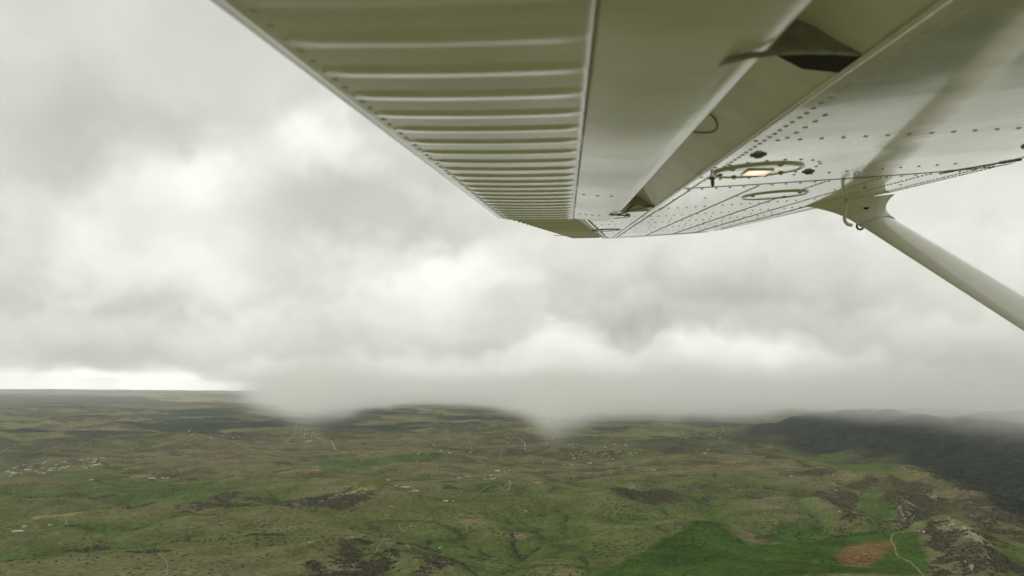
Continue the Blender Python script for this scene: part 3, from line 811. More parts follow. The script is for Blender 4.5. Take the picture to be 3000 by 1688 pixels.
# bent fuel vent tube in front of the cuff
vt = [W(2480, 586, .241), LD(2479, 600, 2.98), LD(2476, 620, 2.98), LD(2474, 633, 2.98), LD(2474, 643, 2.98), LD(2478, 652, 2.98), LD(2485, 658, 2.98), LD(2496, 660.5, 2.98)]
tube('vent_tube', vt, .0075, M_STRUT, plane, 12)
rc = LD(2519, 668, 2.99); rr = []
for t in np.linspace(0, 2 * math.pi, 20, endpoint=False):
    rr.append(LD(2520 + 10 * math.cos(t), 663 + 9.5 * math.sin(t), 3.06))
tube('tie_down_ring', rr, .0048, M_STEEL, plane, 8, closed=True)
slot = [LD(2531, 609.5, 2.93), LD(2537, 611, 2.925), LD(2545, 609, 2.93)]
tube('inspection_slot', slot, [.003, .006, .003], M_BLACK, cuff, 8)

# -- underside profile height, for things that sit on it
LP = dens_profile(LOWER, 6)
def under(a, b, off=0.0):
    base = float(np.interp(a, [p[0] for p in LP], [p[1] for p in LP]))
    if a < LIP: base = .2412
    return base - (.0016 if b > B_SEAM - .012 else 0) - off
# -- panel laps
def strip(name, pts, wd, hgt, mat, parent):
    vs_, f = [], []
    for i, (a, b) in enumerate(pts):
        j = min(i + 1, len(pts) - 1); k = max(i - 1, 0)
        t = Vector((pts[j][0] - pts[k][0], pts[j][1] - pts[k][1], 0)).normalized(); s_ = Vector((-t.y, t.x, 0)) * wd * .5
        z = under(a, b); vs_ += [(a - s_.x, b - s_.y, z + .001), (a - s_.x * .8, b - s_.y * .8, z - hgt), (a + s_.x * .8, b + s_.y * .8, z - hgt), (a + s_.x, b + s_.y, z + .001)]
    return link(name, mesh_np(name, vs_, grid_faces(len(pts), 4), True), mat, parent)
strip('lap_seam', [(a, B_SEAM - .012) for a in np.linspace(LIP + .004, 1.33, 30)], .004, .0010, M_LINE, skin_in)
strip('lap_seam', [(LIP, b) for b in np.linspace(3.03, 5.40, 30)], .005, .0012, M_LINE, skin_out)
strip('lap_seam', [(a, 5.425) for a in np.linspace(.31, 1.10, 20)], .006, .0012, M_LINE, skin_out)

# dark slotted cover along the inner leading edge
e0, e1 = W(2752, 507, .243), W(2990, 470, .243)
lpts = [(e0[0] + (e1[0] - e0[0]) * t, e0[1] + (e1[1] - e0[1]) * t) for t in np.linspace(0, 1, 14)]
strip('leading_edge_slot', lpts, .007, .0022, M_LINE, skin_in)
strip('leading_edge_slot', lpts[-4:], .016, .004, M_LINE, skin_in)
# -- round access plates with raised rims; the inner one carries the lit courtesy lamp
def disc(name, ca, cb, r, h0, mat, parent, n=36, dome=.001):
    vs_ = [(ca, cb, under(ca, cb) - h0 - dome)]
    for rr_, hh in ((r * .9, h0 + dome * .6), (r, h0), (r * 1.005, -.001)):
        vs_ += [(ca + rr_ * math.cos(t), cb + rr_ * math.sin(t), under(ca + rr_ * math.cos(t), cb) - hh) for t in np.linspace(0, 2 * math.pi, n, endpoint=False)]
    f = [(0, 1 + (k + 1) % n, 1 + k) for k in range(n)]
    for q in range(2):
        f += [(1 + q * n + k, 1 + q * n + (k + 1) % n, 1 + (q + 1) * n + (k + 1) % n, 1 + (q + 1) * n + k) for k in range(n)]
    return link(name, mesh_py(name, vs_, f, True), mat, parent)
def rivet_mesh(name, r=.0052, h=.0021, n=8):
    vs_ = [(0, 0, -h)]
    for q, z in ((.55, -h * .82), (.88, -h * .42), (1.0, .0004)):
        vs_ += [(r * q * math.cos(2 * math.pi * k / n), r * q * math.sin(2 * math.pi * k / n), z) for k in range(n)]
    f = [(0, 1 + k, 1 + (k + 1) % n) for k in range(n)]
    for q in range(2):
        f += [(1 + q * n + k, 1 + (q + 1) * n + k, 1 + (q + 1) * n + (k + 1) % n, 1 + q * n + (k + 1) % n) for k in range(n)]
    me = mesh_py(name, vs_, f, True); return me
ME_RIVET = rivet_mesh('rivet'); ME_RIVET.materials.append(M_RIVET)
ME_SCREW = rivet_mesh('screw', .0085, .0045); ME_SCREW.materials.append(M_STEEL)
def place(name, me, a, b, parent, off=0.0, z=None):
    o = bpy.data.objects.new(name, me); COL.objects.link(o); o.parent = parent
    o.location = (a, b, (under(a, b) if z is None else z) - off); return o
P1, P2 = (.515, 1.865), (.775, 2.60)
pl1 = disc('access_plate', P1[0], P1[1], .112, .0022, M_SKIN, skin_in)
tube('plate_rim', [Vector((P1[0] + .113 * math.cos(t), P1[1] + .118 * math.sin(t), under(P1[0], 1) - .0015)) for t in np.linspace(0, 2 * math.pi, 48, endpoint=False)], .0034, M_FLAP, plane, 8, closed=True)
for t in np.radians([35, 75, 115, 160, 215, 290]):
    place('screw', ME_SCREW, P1[0] + .095 * math.cos(t), P1[1] + .098 * math.sin(t), plane, .002)
pl2 = disc('access_plate', P2[0], P2[1], .112, .0022, M_SKIN, skin_mid)
tube('plate_rim', [Vector((P2[0] + .113 * math.cos(t), P2[1] + .128 * math.sin(t), under(P2[0], 2.5) - .0015)) for t in np.linspace(0, 2 * math.pi, 48, endpoint=False)], .0034, M_FLAP, plane, 8, closed=True)
for t in np.radians([50, 200, 320]):
    place('screw', ME_SCREW, P2[0] + .092 * math.cos(t), P2[1] + .10 * math.sin(t), plane, .002)
for (ca, cb) in ((.22, 3.25), (.26, 4.35), (1.19, 1.72)):
    disc('access_plate', ca, cb, .085, .002, M_SKIN, skin_out)
    tube('plate_rim', [Vector((ca + .086 * math.cos(t), cb + .086 * math.sin(t), under(ca + .086 * math.cos(t), cb) - .0012)) for t in np.linspace(0, 2 * math.pi, 32, endpoint=False)], .0028, M_LINE, plane, 6, closed=True)
    for t in np.radians([60, 150, 240, 330]): place('screw', ME_SCREW, ca + .07 * math.cos(t), cb + .07 * math.sin(t), plane, .001)
# lit lamp lens
lens_m = bpy.data.materials.new('lit_lens'); lens_m.use_nodes = True
nl = NB(lens_m.node_tree); bl = lens_m.node_tree.nodes['Principled BSDF']
tco = nl.new('ShaderNodeTexCoord').outputs['Generated']
rr2 = nl.rng(nl.v('LENGTH', nl.v('MULTIPLY', nl.v('SUBTRACT', tco, (.45, .4, .5)), (1, 1, 0))), 0.0, .62)
nl.put(bl.inputs['Emission Color'], nl.mixc(rr2, (1.0, .87, .70, 1), (1.0, .62, .36, 1)))
nl.put(bl.inputs['Emission Strength'], nl.rng(rr2, 0, 1, 1.25, .8)); bl.inputs['Roughness'].default_value = .3
bl.inputs['Base Color'].default_value = (.6, .4, .25, 1)
cs = [W(2171, 507), W(2193, 491), W(2266, 491), W(2240, 507)]
lv = [(c[0], c[1], z) for z in (under(.5, 1.8) - .0062, under(.5, 1.8) + .001) for c in cs]
lens = link('courtesy_lamp', mesh_py('courtesy_lamp', lv, [(0, 1, 2, 3), (7, 6, 5, 4), (0, 4, 5, 1), (1, 5, 6, 2), (2, 6, 7, 3), (3, 7, 4, 0)]), lens_m, plane)
lens['label'] = 'lit warm courtesy lamp in the access plate'
cs2 = [Vector((c[0], c[1], under(.5, 1.8) - .0045)) for c in cs]
tube('lamp_bezel', cs2, .0025, M_FLAP, lens, 6, closed=True)
# sump drains and small fittings
def fitting(name, u, v, r, h):
    a, b, _ = W(u, v); z = under(a, b)
    vs_ = []
    prof_ = [(r * 1.7, -.0005), (r * 1.65, .003), (r, .004), (r * .9, h * .8), (r * .6, h), (0.0008, h)]
    for (q, hh) in prof_:
        vs_ += [(a + q * math.cos(2 * math.pi * k / 14), b + q * math.sin(2 * math.pi * k / 14), z - hh) for k in range(14)]
    return link(name, mesh_np(name, vs_, grid_faces(len(prof_), 14, wrap=True)), M_STEEL, plane)
fitting('drain_plug', 2222, 452, .011, .008); fitting('drain_plug', 2368, 501, .010, .008); fitting('drain_valve', 2087, 521, .0055, .024)
# -- rivets: rows along ribs, stringers and laps
rows = []
def rrow(p, q, step, jit=.0008):
    L = math.hypot(q[0] - p[0], q[1] - p[1]); n = max(2, int(L / step) + 1)
    for i in range(n):
        t = i / (n - 1); rows.append((p[0] + (q[0] - p[0]) * t + random.uniform(-jit, jit), p[1] + (q[1] - p[1]) * t + random.uniform(-jit, jit)))
def px(u, v): return W(u, v)[:2]
rrow((.408, .35), (.408, 3.0), .034)
rrow(px(2214, 413), px(2985, 375), .043)
rrow((.448, 1.20), (.448, 1.40), .04)
rrow((.40, B_SEAM + .016), (1.32, B_SEAM + .016), .042)
for t in np.linspace(0, 2 * math.pi, 22, endpoint=False): rows.append((P1[0] + .152 * math.cos(t), P1[1] + .165 * math.sin(t)))
for t in np.linspace(0, 2 * math.pi, 12, endpoint=False): rows.append((P1[0] + .062 * math.cos(t), P1[1] + .07 * math.sin(t)))
rrow((.66, 2.02), (1.10, 2.02), .045)
rrow((1.27, .9), (1.27, 5.2), .022); rrow((1.315, .8), (1.315, 2.9), .02)
rrow((.62, B_SEAM + .03), (.62, 5.35), .026); rrow((.83, B_SEAM + .03), (.83, 5.35), .026)
rrow((1.0, B_SEAM + .03), (1.0, 5.35), .026); rrow((1.14, B_SEAM + .03), (1.14, 5.35), .026)
rrow((.40, 3.02), (.40, 5.35), .026)
for b in (2.92, 3.34, 3.80, 4.30, 4.80, 5.36): rrow((.40 if b < 3.1 else hinge(b) + .03, b), (1.22 + le_shift(b), b), .036)
for b in (2.55, 3.57, 4.05, 4.55): rrow((.40 if b < 3.1 else hinge(b) + .03, b), (1.20 + le_shift(b), b), .10)
rrow((hinge(3.1) + .02, 3.1), (hinge(5.35) + .02, 5.35), .034)
rows = [(a + 0 if a < .6 else a + (le_shift(b) * .6 if b > 2.9 and a > 1.2 else 0), b) for a, b in rows if under(a, b) < .2465 or a < .6]
rows = [r for r in rows if not (math.hypot(r[0] - P2[0], r[1] - P2[1]) < .118)]
def seen_size(r): return 1.0 / max(.6, r[1])
flap_rivets = []
for b in np.arange(.30, 2.98, .0355): flap_rivets.append((-.262, b, .2408))
for a in (.06, .10, .14): flap_rivets.append((a, 2.02, float(np.interp(a, [p[0] for p in NOSE[:5]], [p[1] for p in NOSE[:5]]))))
for a in (.06, .085, .11, .135): flap_rivets.append((a, 2.72, float(np.interp(a, [p[0] for p in NOSE[:5]], [p[1] for p in NOSE[:5]]))))
rows.sort(key=lambda r: r[1])
NEAR = 190
for a, b in rows[:NEAR]: place('rivet', ME_RIVET, a, b, skin_in if b < B_SEAM else skin_mid)
for a, b, z in flap_rivets[:60]: place('rivet', ME_RIVET, a, b, flap, 0, z)
rv = np.array([v.co[:] for v in ME_RIVET.vertices]); rf = [tuple(p.vertices) for p in ME_RIVET.polygons]
def joined(name, pts, parent):
    vs_, f = [], []
    for (a, b, z) in pts:
        k = len(vs_); vs_ += [(v[0] + a, v[1] + b, v[2] + z) for v in rv]; f += [tuple(i + k for i in q) for q in rf]
    o = link(name, mesh_py(name, vs_, f, True), M_RIVET, parent); o['kind'] = 'stuff'; return o
joined('rivet_rows', [(a, b, under(a, b)) for a, b in rows[NEAR:]], skin_out)
joined('rivet_rows', flap_rivets[60:], flap)

# screws round the strut cuff and along its root
for k in (2, 5, 8, 12, 15, 18):
    p_ = Vector(cv[20 * 1 + k]); q_ = Vector(cv[20 * 1 + (k + 1) % 20])
    o = place('screw', ME_RIVET, p_.x, p_.y, cuff, 0, p_.z)
    ctr = sum((Vector(v) for v in cv[20:40]), Vector()) / 20; o.rotation_euler = (ctr - p_).to_track_quat('Z', 'Y').to_euler(); o.scale = (.7, .7, .7)

# ---------------------------------------------------------------- things on the land
_lr = 1 / RR
def mesh_z(x, y):
    """height of the ground sheet itself under (x, y)"""
    x = np.atleast_1d(np.asarray(x, float)); y = np.atleast_1d(np.asarray(y, float))
    a = np.arctan2(x, y); k = 1 / np.hypot(x, y)
    fa = (a - azf[0]) / (azf[1] - azf[0]); ia = np.clip(np.floor(fa).astype(int), 0, len(azf) - 2); ta_ = np.clip(fa - ia, 0, 1)
    ir = np.clip(np.searchsorted(-_lr, -k) - 1, 0, len(_lr) - 2)
    tr = np.clip((1 / k - RR[ir]) / (RR[ir + 1] - RR[ir]), 0, 1)
    Z_ = gz_.reshape(nr_, nc_)
    return (Z_[ir, ia] * (1 - ta_) + Z_[ir, ia + 1] * ta_) * (1 - tr) + (Z_[ir + 1, ia] * (1 - ta_) + Z_[ir + 1, ia + 1] * ta_) * tr
def on_ground(u, v):
    """where a line of sight meets the relief"""
    z = -GH
    for _ in range(6):
        x, y = ground_pt(u, v, z); z = float(mesh_z(x, y)[0])
    return x, y, z

RANKED = {}
def ranked(o, u, desc, cat, group):
    """look-alikes told apart by their order across the picture"""
    tag(o, desc, cat, group); RANKED.setdefault(desc, []).append((u, o))
def give_ranks():
    for desc, lst in RANKED.items():
        lst.sort(key=lambda q: q[0])
        for i, (u, o) in enumerate(lst):
            k = i + 1; suf = 'th' if 10 <= k % 100 <= 20 else {1: 'st', 2: 'nd', 3: 'rd'}.get(k % 10, 'th')
            if len(lst) > 1: o['label'] = f'{desc}, {k}{suf} from the left'
# -- dirt roads and the highway: strips laid on the relief
M_DIRT = mottle(material('dirt_road', (.18, .16, .10), .95, .1), .25, .05)
M_ASPH = mottle(material('grey_road', (.20, .19, .17), .9, .2), .2, .05)
def smooth_line(pts, k=6):
    return [tuple(p) for p in dens_profile(pts, k)]
def road(pl, wd, mat, name='dirt_road'):
    P = smooth_line([on_ground(u, v)[:2] for u, v in pl])
    fine = []
    for (x0, y0), (x1, y1) in zip(P[:-1], P[1:]):
        n = max(1, int(math.hypot(x1 - x0, y1 - y0) / 14))
        fine += [(x0 + (x1 - x0) * i / n, y0 + (y1 - y0) * i / n) for i in range(n)]
    fine.append(P[-1]); fine = np.array(fine)
    t = np.gradient(fine, axis=0); t /= np.linalg.norm(t, axis=1)[:, None] + 1e-9
    s_ = np.stack([-t[:, 1], t[:, 0]], 1) * wd * .5 * (0.85 + .3 * rng.random(len(fine)))[:, None]
    L, R_ = fine - s_, fine + s_
    zl, zr = mesh_z(L[:, 0], L[:, 1]), mesh_z(R_[:, 0], R_[:, 1]); zz = np.maximum(zl, zr) + .7
    vs_ = np.empty((2 * len(fine), 3)); vs_[0::2, :2] = L; vs_[1::2, :2] = R_; vs_[0::2, 2] = zz; vs_[1::2, 2] = zz
    o = link(name, mesh_np(name, vs_, grid_faces(len(fine), 2)), mat); o['kind'] = 'structure'; return o
ROADS = [
    ([(-20,1374),(170,1357),(348,1344),(520,1327),(640,1307),(760,1300),(850,1297)], 12, 'a'),
    ([(-10,1570),(92,1554),(185,1540),(193,1516)], 7, 'd'), ([(92,1554),(110,1545),(70,1530),(10,1545)], 6, 'd'),
    ([(868,1248),(866,1265),(862,1278),(840,1285)], 13, 'd'), ([(920,1275),(950,1290),(985,1305)], 12, 'a'),
    ([(1491,1409),(1495,1422),(1483,1428),(1436,1434),(1340,1436),(1247,1435),(1185,1420),(1120,1410)], 7, 'a'),
    ([(1495,1418),(1540,1421),(1575,1422)], 6, 'd'), ([(1445,1409),(1475,1407),(1491,1409)], 6, 'd'),
    ([(1495,1428),(1520,1430),(1541,1434)], 6, 'd'),
    ([(1722,1359),(1797,1355),(1829,1370),(1789,1384),(1776,1393)], 9, 'd'), ([(1797,1355),(1870,1350),(1950,1346)], 8, 'd'), ([(1797,1355),(1700,1354),(1634,1356),(1625,1350)], 8, 'd'),
    ([(1480,1288),(1520,1292),(1537,1298),(1539,1311),(1556,1328)], 10, 'a'),
    ([(1632,1356),(1560,1350),(1522,1350),(1530,1346),(1550,1340),(1554,1337),(1530,1335)], 8, 'd'),
    ([(1294,1460),(1344,1447),(1348,1437),(1298,1437)], 6, 'd'),
    ([(1460,1385),(1490,1385),(1492,1382)], 6, 'd'), ([(1465,1397),(1475,1388)], 5, 'd'),
    ([(2650,1560),(2612,1575),(2621,1600),(2629,1617),(2671,1651),(2709,1690)], 6, 'd'), ([(2629,1617),(2650,1640),(2660,1648)], 5, 'd'),
    ([(466,1621),(487,1646),(491,1667),(487,1695)], 4, 'd'), ([(871,1646),(881,1634),(923,1623),(974,1619)], 4.5, 'd'), ([(871,1646),(880,1660),(905,1670),(930,1668)], 4, 'd'),
    ([(1190,1530),(1168,1538),(1176,1550),(1180,1556),(1200,1545),(1205,1532)], 5, 'd'), ([(1100,1600),(1180,1558),(1250,1525),(1280,1520)], 4, 'd'),
    ([(1020,1342),(1052,1347),(1060,1340),(1066,1330)], 7, 'd'), ([(1160,1310),(1215,1322),(1260,1335),(1300,1348)], 7, 'd'),
    ([(1405,1352),(1440,1348),(1467,1342),(1468,1336)], 8, 'd'), ([(1380,1330),(1383,1318),(1375,1310),(1345,1312)], 8, 'd'),
    ([(1440,1362),(1470,1372),(1482,1376)], 6, 'd'), ([(1400,1355),(1412,1358),(1418,1364)], 7, 'd'),
    ([(1660,1308),(1690,1310),(1730,1316),(1760,1312),(1790,1305)], 8, 'd'), ([(1740,1330),(1800,1322),(1850,1318)], 7, 'd'),
    ([(1760,1290),(1780,1298),(1790,1303)], 8, 'd'), ([(1870,1312),(1878,1320),(1860,1325)], 7, 'd'),
    ([(0,1430),(60,1418),(160,1402),(162,1392),(240,1390)], 6, 'd'), ([(0,1318),(60,1305),(120,1292)], 10, 'd'),
    ([(92,1158),(104,1150),(112,1145)], 60, 'd'),
    ([(2790,1548),(2860,1590),(2905,1640)], 5, 'd'), ([(460,1355),(500,1345),(560,1335),(620,1330)], 8, 'd'),
    ([(2520,1605),(2570,1610),(2602,1612)], 4, 'd'),
]
for pl, wd, k in ROADS: road(pl, wd, M_ASPH if k == 'a' else M_DIRT, 'road' if k == 'a' else 'dirt_road')

# -- houses, barns, sheds
M_WALL = mottle(material('pale_wall', (.46, .43, .37), .8), .15, .4)
M_TAN = mottle(material('tan_wall', (.36, .28, .20), .8), .15, .4)
ROOFS = {'white': mottle(material('white_metal_roof', (.46, .46, .44), .5), .06, .5), 'grey': mottle(material('grey_roof', (.34, .33, .32), .8), .15, .5),
         'tan': mottle(material('tan_roof', (.50, .40, .28), .8), .12, .5), 'red': mottle(material('rust_roof', (.36, .17, .10), .8), .12, .5), 'dark': mottle(material('dark_roof', (.10, .085, .08), .8), .15, .5)}
def wall_mesh(w_, d_, h_, pitch):
    x, y = w_ / 2, d_ / 2; r = h_ + d_ / 2 * pitch
    vs_ = [(-x, -y, -3), (x, -y, -3), (x, y, -3), (-x, y, -3), (-x, -y, h_), (x, -y, h_), (x, y, h_), (-x, y, h_), (-x, 0, r - .05), (x, 0, r - .05)]
    return mesh_py('wall', vs_, [(0, 1, 5, 4), (2, 3, 7, 6), (1, 2, 6, 9, 5), (3, 0, 4, 8, 7), (3, 2, 1, 0)])
def roof_mesh(w_, d_, h_, pitch):
    x, y = w_ / 2 + .6, d_ / 2 + .6; r = h_ + d_ / 2 * pitch + .25; e = h_ - .6 * pitch + .25
    top = [(-x, -y, e), (x, -y, e), (x, y, e), (-x, y, e), (-x, 0, r), (x, 0, r)]
    low = [(a, b, c - .3) for a, b, c in top]
    f = [(0, 1, 5, 4), (2, 3, 4, 5)]
    g = [tuple(i + 6 for i in q)[::-1] for q in f]
    return mesh_py('roof', top + low, f + g + [(0, 6, 7, 1), (2, 8, 9, 3), (1, 7, 11, 5), (5, 11, 8, 2), (3, 9, 10, 4), (4, 10, 6, 0)])
def building(name, u, v, w_, d_, h_, roof, ang_, label, cat, group=None, wall=None, wing=None, pitch=.4):
    x, y, z = on_ground(u, v)
    o = empty(name, (x, y, z)); o.rotation_euler.z = math.radians(ang_); o.scale = (.82, .82, .82)
    tag(o, label, cat, group)
    link('wall', wall_mesh(w_, d_, h_, pitch), wall or M_WALL, o); link('roof', roof_mesh(w_, d_, h_, pitch), ROOFS[roof], o)
    if wing:
        ww, wd, ox, oy = wing
        a = link('wall', wall_mesh(ww, wd, h_ * .85, pitch), wall or M_WALL, o); a.location = (ox, oy, 0); a.rotation_euler.z = math.pi / 2
        a = link('roof', roof_mesh(ww, wd, h_ * .85, pitch), ROOFS[roof], o); a.location = (ox, oy, 0); a.rotation_euler.z = math.pi / 2
    return o
B = building
B('ranch_house', 1457, 1381, 40, 18, 6, 'white', 8, 'largest white-roofed ranch house, beside a curved drive on the middle pasture', 'house', None, None, (22, 14, 14, -9))
B('shed', 1480, 1384, 12, 8, 4, 'white', 30, 'small white shed at the drive end beside the large ranch house', 'shed')
B('shed', 1490, 1381, 9, 7, 4, 'white', -20, 'tiny pale shed farthest along the ranch house drive', 'shed')
B('barn', 1438, 1397, 18, 10, 5, 'white', 12, 'lone white barn just below the large ranch house, by a scrub strip', 'barn')
B('stable', 1345, 1390, 30, 8, 4, 'white', 4, 'long low white stable, the one nearer the gully of a pair', 'stable')
B('stable', 1369, 1390, 26, 8, 4, 'white', 4, 'low white stable at the outer end of the pair by the gully', 'stable')
B('barn', 1187, 1428, 46, 14, 5, 'tan', 2, 'long tan-roofed barn on the small green paddock', 'barn')
B('barn', 1216, 1436, 40, 12, 4, 'tan', 8, 'long tan shed beside the road below the green paddock', 'barn')
B('house', 1158, 1427, 16, 10, 5, 'grey', 20, 'grey-roofed house at the edge of the green paddock', 'house')
B('farmhouse', 1306, 1459, 26, 12, 5, 'white', 15, 'pale farmhouse at the end of a looping white drive', 'house', None, None, (16, 10, 10, 6))
B('shed', 1327, 1464, 20, 12, 4, 'red', 25, 'rust-roofed shed next to the farmhouse with the looping drive', 'shed')
B('farmhouse', 1538, 1436, 18, 11, 6, 'tan', 70, 'tall tan farmhouse in the yard below the round bare patch', 'house')
B('shed', 1548, 1433, 16, 9, 4, 'tan', 10, 'tan shed behind the farmhouse below the round bare patch', 'shed')
B('barn', 1535, 1446, 14, 10, 5, 'tan', 60, 'small barn nearest the viewer in the farmyard below the bare patch', 'barn')
B('house', 1445, 1407, 34, 10, 4, 'tan', 5, 'long tan house on the short drive above the curved road', 'house')
B('house', 1420, 1404, 16, 9, 4, 'grey', -10, 'small grey-roofed outbuilding off the end of the long tan house', 'outbuilding')
B('house', 1728, 1358, 40, 14, 5, 'white', 6, 'broad white-roofed building where the dirt road bends on the right pastures', 'building')
B('house', 1288, 1607, 9, 6, 4, 'white', 40, 'tiny white hut beside the gully in the near hills', 'hut')
B('shed', 1540, 1501, 12, 7, 3, 'grey', -15, 'flat pale shed at the head of the forked gully', 'shed')
B('barn', 52, 1559, 40, 13, 5, 'white', 12, 'long white barn by the near lower-left dirt road', 'barn')
B('house', 70, 1545, 14, 9, 5, 'white', 30, 'small white house above the long barn at lower left', 'house')
B('house', 146, 1541, 12, 8, 4, 'white', 10, 'tiny white house beside the T of the lower-left road', 'house')
B('barn', 446, 1403, 46, 12, 5, 'white', 3, 'longest white roof beside the bright green field', 'barn')
B('barn', 478, 1402, 20, 10, 5, 'white', 3, 'middle white roof of three beside the bright green field', 'barn')
B('barn', 492, 1402, 16, 9, 5, 'white', 3, 'short white roof ending the row of three beside the bright green field', 'barn')
B('house', 268, 1407, 22, 10, 5, 'white', 20, 'pale house alone below the cluster of white sheds', 'house')
B('warehouse', 876, 1294, 150, 22, 9, 'dark', 6, 'long dark flat building along the lower edge of the far town', 'warehouse', None, M_TAN, None, .1)
B('warehouse', 905, 1288, 80, 26, 8, 'white', 6, 'long white-roofed building behind the dark one in the far town', 'warehouse', None, None, None, .15)
B('house', 2065, 1324, 26, 14, 6, 'white', 10, 'white house alone before the forested mountain foot', 'house')
B('house', 2074, 1318, 22, 10, 5, 'white', 0, 'pale shed just behind the white house before the mountain', 'shed')
B('barn', 2320, 1394, 22, 9, 4, 'white', -8, 'small white barn on the smooth green ridge below the mountain', 'barn')
B('house', 2705, 1561, 16, 9, 5, 'white', 40, 'white-roofed house by the creek trees under the rock fins', 'house')
B('shed', 2692, 1558, 9, 6, 4, 'red', 20, 'small rusty shed beside the white house under the rock fins', 'shed')
B('shed', 2460, 1500, 14, 7, 3, 'tan', 10, 'tan hut on the scrub ridge crest at right', 'hut')
B('house', 1918, 1358, 16, 9, 5, 'white', 0, 'middle white house of three on the far right pasture', 'house')
B('house', 1908, 1359, 12, 8, 4, 'white', 15, 'first white house of three on the far right pasture', 'house')
B('house', 1934, 1358, 10, 8, 4, 'white', -15, 'outlying white house of three on the far right pasture', 'house')
B('house', 1868, 1358, 14, 8, 4, 'grey', 5, 'grey-roofed house by itself left of three white ones on the pasture', 'house')
B('house', 1651, 1362, 12, 8, 4, 'white', 5, 'small white house left of the dirt-road bend', 'house')
B('house', 1676, 1361, 16, 8, 4, 'tan', 5, 'small tan house beside the white one left of the road bend', 'house')
B('house', 1592, 1357, 18, 8, 4, 'white', 5, 'pale house above the S-shaped lane in the middle', 'house')
B('house', 1857, 1408, 9, 7, 4, 'white', 5, 'lone white speck of a hut on the open right-hand slope', 'hut')
B('house', 1138, 1409, 22, 9, 4, 'tan', 5, 'weathered tan house by the stream above the green paddock', 'house')

# clusters: look-alike buildings a few pixels across
ME_CL = []
for k, (w_, d_, h_, rf_) in enumerate(((16, 10, 5, 'white'), (22, 11, 5, 'grey'), (14, 9, 5, 'tan'), (30, 13, 6, 'white'), (12, 9, 4, 'red'))):
    a, b_ = wall_mesh(w_, d_, h_, .4), roof_mesh(w_, d_, h_, .4)
    bm = bmesh.new(); bm.from_mesh(a); nfa = len(bm.faces); bm.from_mesh(b_); bm.faces.ensure_lookup_table()
    for i, f in enumerate(bm.faces): f.material_index = 0 if i < nfa else 1
    me_ = bpy.data.meshes.new('small_house'); bm.to_mesh(me_); bm.free()
    me_.materials.append(M_WALL); me_.materials.append(ROOFS[rf_]); ME_CL.append(me_)
def cluster(name, poly, count, label, cat, group, kinds, sc_=1.0, seed=1):
    r_ = random.Random(seed); us = [p[0] for p in poly]; vs_ = [p[1] for p in poly]; done = 0
    pg = np.array(poly, float)
    while done < count:
        u, v = r_.uniform(min(us), max(us)), r_.uniform(min(vs_), max(vs_))
        if poly_mask(np.array([u]), np.array([v]), poly, .01)[0] < .5: continue
        x, y, z = on_ground(u, v)
        kd = r_.choice(kinds); o = bpy.data.objects.new(name, ME_CL[kd]); COL.objects.link(o)
        o.location = (x, y, z); o.rotation_euler.z = r_.choice([0, math.pi / 2]) + r_.uniform(-.3, .3) + .1; s_ = sc_ * r_.uniform(.8, 1.25); o.scale = (s_, s_, s_)
        ranked(o, u, ('white-roofed ', 'grey-roofed ', 'tan-roofed ', 'long white-roofed ', 'rust-roofed ')[kd] + label, cat, group); done += 1
cluster('shed', [(10,1378),(60,1362),(200,1348),(300,1340),(315,1352),(300,1368),(200,1378),(120,1392),(20,1396)], 54, 'shed in the cluster along the left highway', 'shed', 'sheds along the left highway', (0, 3, 1, 2, 1, 0), .85, 3)
cluster('town_house', [(868,1262),(900,1255),(950,1270),(955,1284),(910,1286),(880,1284)], 46, 'small house in the far town below the cloud', 'house', 'houses of the far town', (0, 1, 2, 1, 4), .8, 5)
cluster('rural_house', [(1650,1312),(1720,1300),(1830,1300),(1890,1322),(1880,1344),(1760,1350),(1670,1344)], 48, 'house in the scattered suburb left of the mountain', 'house', 'houses of the wooded suburb', (0, 2, 1, 1), .72, 8)
cluster('rural_house', [(1480,1278),(1600,1270),(1640,1290),(1600,1312),(1500,1305)], 20, 'tiny house under the lowest drooping cloud', 'house', 'houses in the dark scrub', (0, 2, 1), .75, 9)
cluster('farm_building', [(1180,1300),(1400,1290),(1420,1330),(1300,1345),(1190,1330)], 16, 'farm building on the far middle pastures', 'farm building', 'farm buildings of the far middle', (0, 2, 2), .9, 12)
cluster('farm_building', [(540,1262),(720,1262),(720,1290),(560,1300)], 8, 'farm building below the far left hills', 'farm building', 'farm buildings below the left hills', (0, 2), 1.1, 14)
cluster('farm_building', [(1990,1262),(2130,1268),(2120,1300),(2000,1296)], 10, 'house on the dark slope beside the mountain', 'house', 'houses left of the mountain', (0, 2), 1.0, 15)

# -- trees that can be told apart: creek cottonwoods, dark oaks and junipers
def leaf_crown(r_, rx, rz, n_leaf, leaf, zc):
    vs_, f = [], []
    lobes = [(r_.uniform(-.55, .55) * rx, r_.uniform(-.55, .55) * rx, zc + r_.uniform(-.45, .6) * rz, r_.uniform(.35, .6)) for _ in range(9)]
    for _ in range(n_leaf):
        lx, ly, lz, lr = r_.choice(lobes)
        d = Vector((r_.gauss(0, 1), r_.gauss(0, 1), r_.gauss(0, 1))).normalized() * lr * (r_.random() ** .4)
        c = Vector((lx + d.x * rx, ly + d.y * rx, lz + d.z * rz))
        n_ = Vector((r_.gauss(0, 1), r_.gauss(0, 1), r_.gauss(.5, 1))).normalized(); t = n_.orthogonal().normalized(); b_ = n_.cross(t); s_ = leaf * r_.uniform(.6, 1.3)
        k = len(vs_); vs_ += [c + t * s_, c + b_ * s_ * .8, c - t * s_, c - b_ * s_ * .8]; f.append((k, k + 1, k + 2, k + 3))
    return mesh_py('crown', vs_, f)
